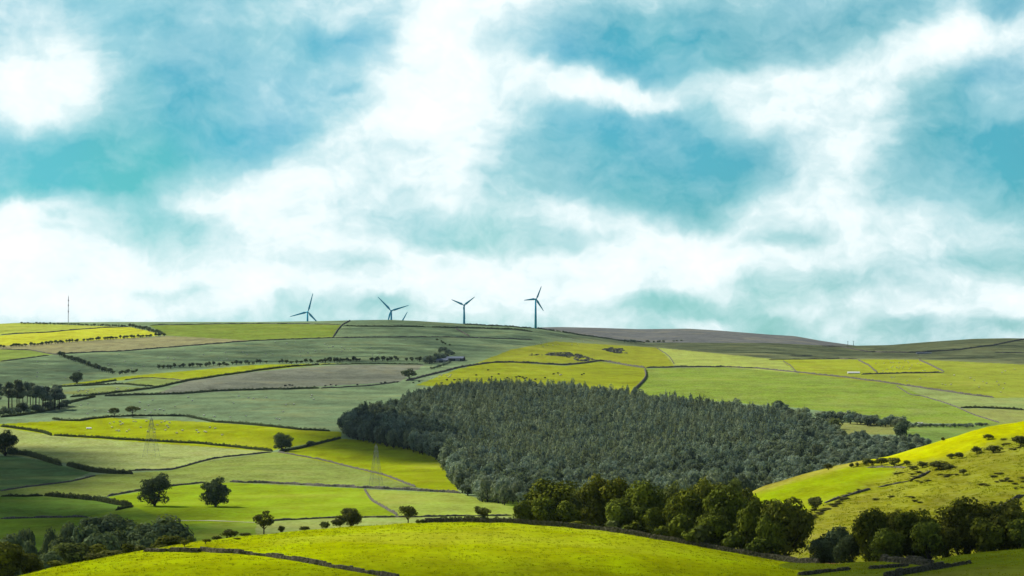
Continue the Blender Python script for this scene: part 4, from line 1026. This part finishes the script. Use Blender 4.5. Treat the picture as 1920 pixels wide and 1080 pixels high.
stones([(275,1034),(312,1034.5)], .7, 1.3, 'short rubble heap at the far end of the meadow wall', 'stone_wall', rough=1.2, fall=.5)
stones([(322,1034),(372,1035.5)], .8, 1.5, 'rubble heap under the thin reddish shrub', 'stone_wall', rough=1.2, fall=.5)
stones([(1655,1052),(1700,1056),(1745,1060)], 1.2, 1.6, 'heaped broken wall under the olive-brown trees', 'stone_wall', rough=.8, fall=.4)
stones([(1660,1084),(1700,1076),(1740,1070),(1780,1064),(1818,1057)], 1.1, .9, 'upright drystone wall ending in the shaded corner field', fall=.4, rough=.5)
stones([(1500,1079),(1550,1073),(1590,1069)], .7, .8, 'low ruined wall in the dip of the shaded corner field', 'stone_wall', fall=.4)
stones([(1632,1067),(1660,1065),(1700,1062)], .6, .8, 'grassy line of stones in the shaded corner field', 'stone_wall', fall=.5)
def slope_wall(pts, px, lb): return wall(pts, px, lb, 745.)
slope_wall([(1545,944),(1585,931),(1620,921),(1632,917)], 4.0, 'old wall slanting up the bank of the rough hill')
slope_wall([(1645,914),(1690,905),(1705,902)], 2.5, 'broken continuation of the old wall on the rough hill')
slope_wall([(1708,900),(1730,893),(1745,883)], 4.0, 'short dark wall climbing to the largest bush on the rough hill')
slope_wall([(1625,877.5),(1660,876),(1700,877)], 2.5, 'low bank under the brow row of thorns')
slope_wall([(1870,955),(1895,940),(1922,928)], 5, 'dark wall climbing the rough hill behind the olive trees')

# rock outcrops on the hillock
def crag(pts, n, smin, smax, label, Ymin=760.):
    p = np.array(pts, float); mb = MB()
    x0, y0 = p.min(0); x1, y1 = p.max(0); k = 0
    while k < n:
        x, y = rng.uniform(x0, x1), rng.uniform(y0, y1)
        if not inpoly(np.array([x]), np.array([y]), p)[0]: continue
        X, Y, Z = G(x, y, Ymin); s = rng.uniform(smin, smax)
        mb.box((X, Y, Z+s*.15), (s*rng.uniform(.7, 1.6), s*rng.uniform(.6, 1.2), s*rng.uniform(.3, .7)), 0, rng.uniform(0, 3)); k += 1
    V = np.concatenate(mb.V); V = V+rng.normal(0, smin*.16, V.shape)
    return tag(link('rock_outcrop', mesh_np('rock_outcrop', V, [np.array(mb.f4)], [M_ROCK])), label, 'rocks', 'rock outcrops on the hillock')
crag([(1012,666),(1040,661),(1065,660.5),(1085,664),(1105,671),(1115,676),(1090,680),(1075,672),(1050,668)], 150, .8, 2.2, 'larger broken rock outcrop on the sunny hillock above the winding wall')
crag([(1130,656),(1145,652.5),(1165,654.5),(1180,662),(1168,664),(1150,662)], 90, .8, 2.2, 'smaller round rock outcrop near the top of the sunny hillock')
crag([(995,663),(1012,664),(1010,667),(990,668)], 18, .6, 1.4, 'few scattered rocks beside the larger outcrop')

# ------------------------------------------------------------------ turbines, mast, pylons, poles
M_TURB = simple_mat('turbine_paint', (.05, .50, .66), .12, .2)
M_STEEL = simple_mat('galvanised_steel', (.34, .36, .32), .3, .5)
M_DSTEEL = simple_mat('dark_steel', (.07, .075, .08), .3, .5)
M_GLASSY = simple_mat('insulator', (.20, .13, .09), .3, 2)
def turbine(xh, yh, Lpx, ang, yaw, Yd, label, name='wind_turbine'):
    X, Y, Zg = at(xh, Yd); zh = zpix(yh, Yd); L = Lpx*Yd/F
    root = bpy.data.objects.new(name, None); COL.objects.link(root); root.location = (X, Y, Zg); root.rotation_euler = (0, 0, R(yaw))
    tag(root, label, 'wind turbine', 'wind turbines on the ridge')
    hh = zh-Zg
    mb = MB(); mb.tube([(0, 0, -1), (0, 0, hh*.5), (0, 0, hh-.9)], [2.3, 1.85, 1.35], 14)
    link('tower', mb.mesh('tower', [M_TURB], True), root)
    mb = MB(); mb.tube([(0, -1.6, 0), (0, -1.2, 0), (0, 2.5, .1), (0, 5.0, .25), (0, 5.4, .3)], [.7, 1.35, 1.45, 1.15, .5], 10)
    nac = link('nacelle', mb.mesh('nacelle', [M_TURB], True), root, (0, 0, hh))
    mb = MB(); mb.tube([(0, -1.5, 0), (0, -2.4, 0), (0, -3.4, 0), (0, -3.9, 0)], [1.25, 1.3, .9, .15], 10)
    hub = link('hub', mb.mesh('hub', [M_TURB], True), root, (0, 0, hh))
    # a blade: chord and twist vary from root to tip
    sec = [(0, .55, .55, 0), (.06, .6, .5, 5), (.2, 1.45, .3, 14), (.45, 1.05, .2, 8), (.75, .7, .12, 4), (.97, .38, .06, 1), (1.0, .12, .03, 0)]
    V = []; k = 10
    for z, ch, th, tw in sec:
        for j in range(k):
            a = 2*math.pi*j/k; x, y = math.cos(a)*ch*1.4+(.3*ch if z > .1 else 0), math.sin(a)*th*1.3
            c, s_ = math.cos(R(tw)), math.sin(R(tw)); V.append((x*c-y*s_, x*s_+y*c, z*L))
    f4 = [[i*k+j, i*k+(j+1) % k, (i+1)*k+(j+1) % k, (i+1)*k+j] for i in range(len(sec)-1) for j in range(k)]
    V.append((0, 0, L*1.003)); f3 = [[len(V)-1, (len(sec)-1)*k+j, (len(sec)-1)*k+(j+1) % k] for j in range(k)]
    bm = mesh_np('blade', np.array(V), [np.array(f4), np.array(f3)], [M_TURB], None, None, True)
    for b in range(3):
        o = link('blade', bm, root, (0, -2.5, hh)); o.rotation_euler = (0, R(90-(ang+120*b)), 0)
turbine(576.8, 585, 36.5, 75, 22, 5150, 'wind turbine with one blade pointing almost straight up, first along the ridge')
turbine(733.8, 582.5, 37, 15, -18, 5150, 'wind turbine in the middle of the ridge with two blades raised')
turbine(748.5, 611, 31, 60, 12, 5450, 'wind turbine mostly sunk behind the ridge, only one blade tip showing')
turbine(870.3, 572.3, 26.5, 36, -15, 5000, 'wind turbine with blades held in a Y shape')
turbine(1004.3, 561, 27, 66, 30, 4680, 'wind turbine standing on the lower shoulder of the ridge, its whole tower in view')

def mast(x, yt, Yd):
    X, Y, Z = at(x, Yd); h = zpix(yt, Yd)-Z
    root = bpy.data.objects.new('radio_mast', None); COL.objects.link(root); root.location = (X, Y, Z)
    tag(root, 'slender dark radio mast standing alone on the skyline', 'mast')
    mb = MB(); r = .75
    P3 = [(r*math.cos(a), r*math.sin(a)) for a in (0, 2.094, 4.189)]
    for a, b in P3: mb.tube([(a, b, -.5), (a, b, h*.93)], .16, 5)
    k = int(h/1.6)
    for i in range(k):
        for j in range(3):
            a, b = P3[j], P3[(j+1) % 3]; z = i*h*.93/k
            mb.tube([(*a, z), (*b, z+h*.93/k)], .09, 4, cap=False)
    link('lattice', mb.mesh('lattice', [M_DSTEEL]), root)
    mb = MB(); mb.tube([(0, 0, h*.9), (0, 0, h)], [.16, .08], 6); link('aerial', mb.mesh('aerial', [M_DSTEEL]), root)
    for z in (.42, .62, .78):
        mb = MB(); mb.tube([(0, 0, z*h-.1), (0, 0, z*h), (0, 0, z*h+2.6), (0, 0, z*h+2.7)], [.2, 1.05, 1.05, .2], 8); link('antenna', mb.mesh('antenna', [M_DSTEEL], True), root)
mast(128.5, 552, 4900)

def pylon(x, yb, yt, wpx, label, rz):
    X, Y, Z = G(x, yb); h = zpix(yt, Y)-Z; w = wpx*Y/F
    root = bpy.data.objects.new('pylon', None); COL.objects.link(root); root.location = (X, Y, Z); root.rotation_euler = (0, 0, R(rz))
    tag(root, label, 'pylon', 'lattice pylons in the lower fields')
    def half(t): return w/2*(1-t)*.95+.42+(.0 if t > .5 else .25*(.5-t))
    corners = [(-1, -1), (1, -1), (1, 1), (-1, 1)]
    lv = [0, .16, .30, .42, .52, .61, .69, .76, .83, .90, .95]
    for cx, cy in corners:
        mb = MB(); mb.tube([(cx*half(t), cy*half(t), t*h-(.3 if t == 0 else 0)) for t in lv], .085, 4)
        link('leg', mb.mesh('leg', [M_STEEL]), root)
    mb = MB()
    for a, b in zip(lv[:-1], lv[1:]):
        for i in range(4):
            c0, c1 = corners[i], corners[(i+1) % 4]
            p = lambda c, t: (c[0]*half(t), c[1]*half(t), t*h)
            mb.tube([p(c0, a), p(c1, b)], .04, 4, cap=False); mb.tube([p(c1, a), p(c0, b)], .04, 4, cap=False); mb.tube([p(c0, b), p(c1, b)], .04, 4, cap=False)
    mb.tube([(0, 0, .95*h), (0, 0, h)], [.45, .08], 4)
    link('bracing', mb.mesh('bracing', [M_STEEL]), root)
    for t, l in ((.70, 3.0), (.80, 4.0), (.90, 2.8)):
        mb = MB()
        for s in (-1, 1):
            for q in (-.4, .4): mb.tube([(0, q, t*h), (s*l, 0, t*h+.3)], .08, 4)
            mb.tube([(0, 0, t*h+1.0), (s*l, 0, t*h+.3)], .08, 4)
        ca = link('cross_arm', mb.mesh('cross_arm', [M_STEEL]), root)
        for s in (-1, 1):
            mi = MB(); mi.tube([(s*l, 0, t*h+.3), (s*l, 0, t*h-1.3)], [.1, .12], 5); link('insulator', mi.mesh('insulator', [M_GLASSY]), ca)
pylon(283.5, 856, 781, 24, 'steel lattice pylon standing in the pale textured field', 78)
pylon(705, 910, 832, 18, 'steel lattice pylon standing above the thick straight wall', 74)
for x, yb, yt, lb in ((1589, 646.5, 639.5, 'first small electricity pole on the skyline of the dip'), (1599.5, 647.5, 639, 'second small electricity pole on the skyline of the dip')):
    X, Y, Z = at(x, 4650); h = zpix(yt, Y)-Z
    root = bpy.data.objects.new('electricity_pole', None); COL.objects.link(root); root.location = (X, Y, Z)
    tag(root, lb, 'pole', 'electricity poles')
    mb = MB(); mb.tube([(0, 0, -.5), (0, 0, h)], [.42, .34], 6); link('post', mb.mesh('post', [M_BARK]), root)
    mb = MB(); mb.box((0, -.45, h-.6), (1.6, .12, .12)); link('crossbar', mb.mesh('crossbar', [M_BARK]), root)

# ------------------------------------------------------------------ farm sheds
M_ROOF = simple_mat('grey_blue_roof', (.17, .20, .25), .25, .4)
M_SHED = simple_mat('dark_boarding', (.06, .065, .07), .3, .6)
M_WHITE = simple_mat('white_sheet', (.75, .76, .76), .08, .6)
def shed(x, yb, wpx, hpx, depth, label, name='farm_shed', roof=None, wallm=None, Ymin=760., rz=0., doors=2):
    X, Y, Z = G(x, yb, Ymin); s = Y/F; w = wpx*s/2; h = hpx*s; e = h*.55
    root = bpy.data.objects.new(name, None); COL.objects.link(root); root.location = (X, Y+depth/2, Z); root.rotation_euler = (0, 0, R(rz))
    tag(root, label, 'shed')
    d = depth/2
    V = [(-w,-d,-1.5),(w,-d,-1.5),(w,d,-1.5),(-w,d,-1.5),(-w,-d,e),(w,-d,e),(w,d,e),(-w,d,e),(-w,0,h),(w,0,h)]
    me = mesh_np('wall', np.array(V, float), [np.array([(0,1,5,4),(2,3,7,6)]), np.array([(1,2,6),(1,6,5),(3,0,4),(3,4,7),(5,6,9),(7,4,8)])], [wallm or M_SHED])
    link('wall', me, root)
    o_ = .4; t = .15; k = (h-e)/d
    V = []
    for sx in (-w-o_, w+o_):
        V += [(sx, -d-o_, e-o_*k+.05), (sx, 0, h+.05), (sx, d+o_, e-o_*k+.05), (sx, -d-o_, e-o_*k+.05+t), (sx, 0, h+.05+t), (sx, d+o_, e-o_*k+.05+t)]
    f = [(0,1,7,6),(1,2,8,7),(3,9,10,4),(4,10,11,5),(0,6,9,3),(2,5,11,8),(0,3,4,1),(1,4,5,2),(6,7,10,9),(7,8,11,10)]
    link('roof', mesh_np('roof', np.array(V, float), [np.array(f)], [roof or M_ROOF]), root)
    for i in range(doors):
        mb = MB(); mb.box(((i+.5)/doors*2*w-w, -d-.04, e*.42), (w/doors*.45, .05, e*.42)); link('door', mb.mesh('door', [M_STEEL]), root)
shed(850, 677, 40, 9, 26, 'long farm shed with a grey-blue roof beside the dark clump', rz=-6)
shed(826, 680, 26, 8, 16, 'smaller farm shed with a grey-blue roof under the dark trees', rz=4)
shed(1601, 700.5, 22, 3.4, 6, 'white low shed at the corner of the small yellow fields', 'white_shed', M_WHITE, M_WHITE, YR, doors=0)
shed(1733, 663.5, 28, 2.6, 12, 'tiny grey shed under the wall on the shaded ridge', 'hill_shed', M_ROOF, M_STEEL, YR, doors=1)
shed(166.5, 804.5, 8, 2.6, 2.2, 'small white field shelter in the bright yellow-green field', 'field_shelter', M_WHITE, M_SHED, doors=1)

# ------------------------------------------------------------------ sheep and cattle
M_WOOL = simple_mat('wool', (.72, .70, .62), .15, 4); M_FACE = simple_mat('dark_face', (.05, .045, .04), .2, 4)
M_COW = simple_mat('black_hide', (.02, .018, .016), .3, 2); M_COWW = simple_mat('pale_hide', (.6, .56, .48), .2, 2)
def beast(name, s, coat, face, neck_up):
    mb = MB()
    mb.tube([(-.62,0,.62),(-.55,0,.66),(-.25,0,.66),(.2,0,.66),(.48,0,.70),(.58,0,.72)], [.12,.28,.33,.32,.26,.1], 8, 0)
    mb.tube([(.45,0,.74),(.68,0,.74+neck_up),(.78,0,.78+neck_up)], [.17,.12,.10], 6, 0)
    mb.tube([(.72,0,.80+neck_up),(.84,0,.76+neck_up),(.98,0,.66+neck_up),(1.02,0,.63+neck_up)], [.08,.115,.08,.04], 6, 1)
    for sg in (-1, 1):
        mb.tube([(.76, sg*.07, .84+neck_up), (.74, sg*.2, .85+neck_up)], [.04, .015], 4, 1)
        mb.tube([(-.42, sg*.16, .6), (-.46, sg*.16, .33), (-.43, sg*.16, 0)], [.12, .055, .045], 5, 1)
        mb.tube([(.34, sg*.15, .55), (.34, sg*.15, .28), (.35, sg*.15, 0)], [.10, .05, .045], 5, 1)
    mb.tube([(-.6,0,.7),(-.7,0,.55),(-.7,0,.38)], [.05,.04,.03], 4, 0)
    me = mb.mesh(name, [coat, face], True)
    me.transform(__import__('mathutils').Matrix.Scale(s, 4)); return me
SHEEP = [beast('sheep', 1.0, M_WOOL, M_FACE, -.12), beast('sheep', 1.0, M_WOOL, M_FACE, .1)]
COW = [beast('cow', 1.55, M_COW, M_COW, -.15), beast('cow', 1.55, M_COW, M_COW, .1)]
def herd(meshes, name, cat, poly, n, label, group, Ymin=760., sc=1.35, pts=None):
    P = list(pts or []); p = np.array(poly, float) if poly else None
    while len(P) < n:
        x, y = rng.uniform(p[:, 0].min(), p[:, 0].max()), rng.uniform(p[:, 1].min(), p[:, 1].max())
        if inpoly(np.array([x]), np.array([y]), p)[0]: P.append((x, y))
    for i, (x, y) in enumerate(P):
        X, Y, Z = G(x, y, Ymin)
        o = link(name, meshes[i % len(meshes)], None, (X, Y, Z-.02)); s = sc*rng.uniform(.85, 1.15)
        o.scale = (s, s, s); o.rotation_euler = (0, 0, rng.choice([0, math.pi])+rng.uniform(-.6, .6)); tag(o, label, cat, group)
herd(SHEEP, 'sheep', 'sheep', [(125,668),(470,643),(780,637),(790,672),(480,676),(230,694)], 46, 'tiny white sheep grazing in the grey-green pasture under the long upper wall', 'sheep in the upper pasture')
herd(SHEEP, 'sheep', 'sheep', [(20,684),(95,674),(190,705),(100,716),(20,716)], 7, 'tiny white sheep grazing above the round blue-green tree', 'sheep above the blue-green tree')
herd(SHEEP, 'sheep', 'sheep', [(135,764),(200,748),(480,738),(600,735),(560,790),(400,784),(340,776),(130,780)], 38, 'small white sheep grazing in the pasture above the long dark hedge', 'sheep above the long dark hedge')
herd(SHEEP, 'sheep', 'sheep', [(195,790),(300,788),(400,797),(420,818),(210,810)], 34, 'white sheep grazing in the bright yellow-green field by the pylon', 'sheep in the bright field')
herd(SHEEP, 'sheep', 'sheep', [(1010,637),(1045,634),(1130,640),(1100,648),(1000,656)], 16, 'tiny white sheep grazing at the shaded top of the hillock', 'sheep at the top of the hillock')
herd(SHEEP, 'sheep', 'sheep', [(780,718),(860,695),(880,700),(830,712)], 8, 'tiny white sheep grazing by the winding wall near the flat-domed tree', 'sheep by the winding wall')
herd(SHEEP, 'sheep', 'sheep', [(1620,677),(1715,677),(1760,696),(1655,698)], 26, 'tiny white sheep grazing in the walled yellow field', 'sheep in the walled yellow field', YR, 1.2)
herd(SHEEP, 'sheep', 'sheep', [(1650,706),(1780,703),(1910,690),(1910,735),(1860,738),(1700,716)], 24, 'tiny white sheep grazing in the wide yellow field beyond the long wall', 'sheep in the wide yellow field', YR, 1.3)
herd(SHEEP, 'sheep', 'sheep', [(105,736),(200,728),(270,729),(180,738)], 12, 'tiny white sheep grazing in the narrow pale field among the hedges', 'sheep in the narrow pale field')
herd(SHEEP, 'sheep', 'sheep', [(1712,793),(1730,794),(1728,797),(1712,796)], 6, 'white sheep beside the hedge that meets the rough hill', 'sheep by the rough hill hedge', YR, 1.6)
herd(COW, 'cow', 'cow', None, 0, 'black cow grazing on the sunny slope above the wood', 'cattle above the wood', sc=1.3,
     pts=[(893,705),(915,695),(935,703),(922,708),(951,710),(968,709),(972,707),(975,708),(980,709),(983,711),(987,710),(1004,713),(1022,710),(1038,703),(1046,701),(1091,704),(1095,702),(775,719),(786,717),(838,714),(852,714),(862,713)])
herd(COW, 'cow', 'cow', None, 0, 'black cow grazing along the foot of the mauve field', 'cattle in the mauve field', sc=1.25,
     pts=[(535,725),(543,724),(548,724),(610,725),(620,723),(630,724),(670,723),(715,720),(722,719),(745,718)])
herd([beast('cow', 1.55, M_COWW, M_COWW, .05)], 'cow', 'cow', None, 0, 'white cow among the black cattle above the wood', None, sc=1.4, pts=[(1051,705)])

# ------------------------------------------------------------------ track, pale path, grass
M_TRACK = simple_mat('orange_earth', (.52, .27, .10), .25, .4)
M_PATH = simple_mat('pale_gravel', (.55, .53, .45), .2, .4)
def strip(name, pts, w, mat, Ymin, beyond=None):
    W = np.array([at(x, YcAt(x)+b) for x, b in pts]) if beyond else world_line(pts, Ymin, 8, 0)
    W, L = resample(W, 2.0); d = unit(np.gradient(W[:, :2], axis=0)); n_ = np.stack([-d[:, 1], d[:, 0]], 1)
    V = []
    for k in (-.5, 0, .5):
        q = W[:, :2]+n_*(k*w*(1+.15*rng.uniform(-1, 1, len(W))))[:, None]
        V.append(np.concatenate([q, np.array([H(a, b)+.12+(.04 if k == 0 else 0) for a, b in q])[:, None]], 1))
    V = np.stack(V, 1).reshape(-1, 3); i = np.arange(len(W)-1)
    f = np.concatenate([np.stack([i*3+j, i*3+j+1, i*3+j+4, i*3+j+3], 1) for j in (0, 1)])
    return tag(link(name, mesh_np(name, V, [f], [mat], None, None, True)), kind='structure')
strip('track', [(1470,7),(1520,6),(1570,5),(1620,3),(1640,3)], 3.2, M_TRACK, 0, True)
strip('path', [(325,976.5),(400,976.5),(480,980)], 1.5, M_PATH, 760.)

def grass():
    n = 17000; V = []; Fs = []
    X = []; 
    y = rng.uniform(395, 660, n*3); x = rng.uniform(-150, 150, n*3); c = 960+F*CT*x/y
    yc = np.interp(c, cols, YC_); ok = (abs(c-960) < 1050) & (y < yc+3) & (rng.uniform(0, 1, n*3) < (.35+.65*(sines(x, y, 14, 6, 21) > 0)))
    x, y = x[ok][:n], y[ok][:n]; z = np.array([H(a, b) for a, b in zip(x, y)]); n = len(x)
    x2 = rng.uniform(60, 270, 30000); y2 = rng.uniform(770, 1140, 30000); c2 = 960+F*CT*x2/y2
    b2 = np.interp(c2, cols, B_)
    ok = (c2 > 1420) & (c2 < 1990) & (sines(x2, y2, 16, 6, 22) > -.2)
    ri = np.clip(np.searchsorted(rows, y2), 0, NR-1); ci = np.clip(np.searchsorted(cols, c2), 0, NC-1)
    red = COLR[ri, ci, 1]; ok &= red < .2
    x2, y2 = x2[ok][:7000], y2[ok][:7000]; z2 = np.array([H(a, b) for a, b in zip(x2, y2)])
    P = np.concatenate([np.stack([x, y, z], 1), np.stack([x2, y2, z2], 1)]); sc = np.concatenate([rng.uniform(.12, .42, n), rng.uniform(.3, .75, len(x2))])
    dark = np.concatenate([np.where((sines(x, y, 9, 6, 23)+rng.uniform(-1, 1, n)) > 1.5, rng.uniform(.5, 1, n), rng.uniform(0, .25, n)), rng.uniform(.0, .7, len(x2))])
    lush = np.concatenate([np.zeros(n), np.ones(len(x2))])
    m = len(P); k = 6
    a = rng.uniform(0, 6.28, (m, k)); r = rng.uniform(.1, .9, (m, k))*sc[:, None]; h = rng.uniform(.5, 1.1, (m, k))*sc[:, None]*.9
    bx = P[:, None, 0]+np.cos(a)*r*1.7; by = P[:, None, 1]+np.sin(a)*r*.6; w = .22*sc[:, None]
    tx, ty = -np.sin(a)*w, np.cos(a)*w; z0 = P[:, None, 2]+0*a
    v0 = np.stack([bx-tx, by-ty, z0-.05], -1); v1 = np.stack([bx+tx, by+ty, z0-.05], -1); v2 = np.stack([bx+np.cos(a)*r*.7, by+np.sin(a)*r*.7, z0+h*.8], -1)
    V = np.stack([v0, v1, v2], 2).reshape(-1, 3); f = np.arange(len(V)).reshape(-1, 3)
    mt, T = new_mat('grass_blades')
    tn = T.n('ShaderNodeAttribute', attribute_name='tone').outputs['Fac']
    c_ = T.mix(tn, (.25, .28, .003), (.135, .155, .006)); finish(T, c_, .45)
    tag(link('grass', mesh_np('grass', V, [f], [mt], None, {'tone': ('FLOAT', np.repeat(dark, k*3))})), 'tufted yellow-green grass over the near meadow and the rough hill', 'grass', kind='stuff')
grass()
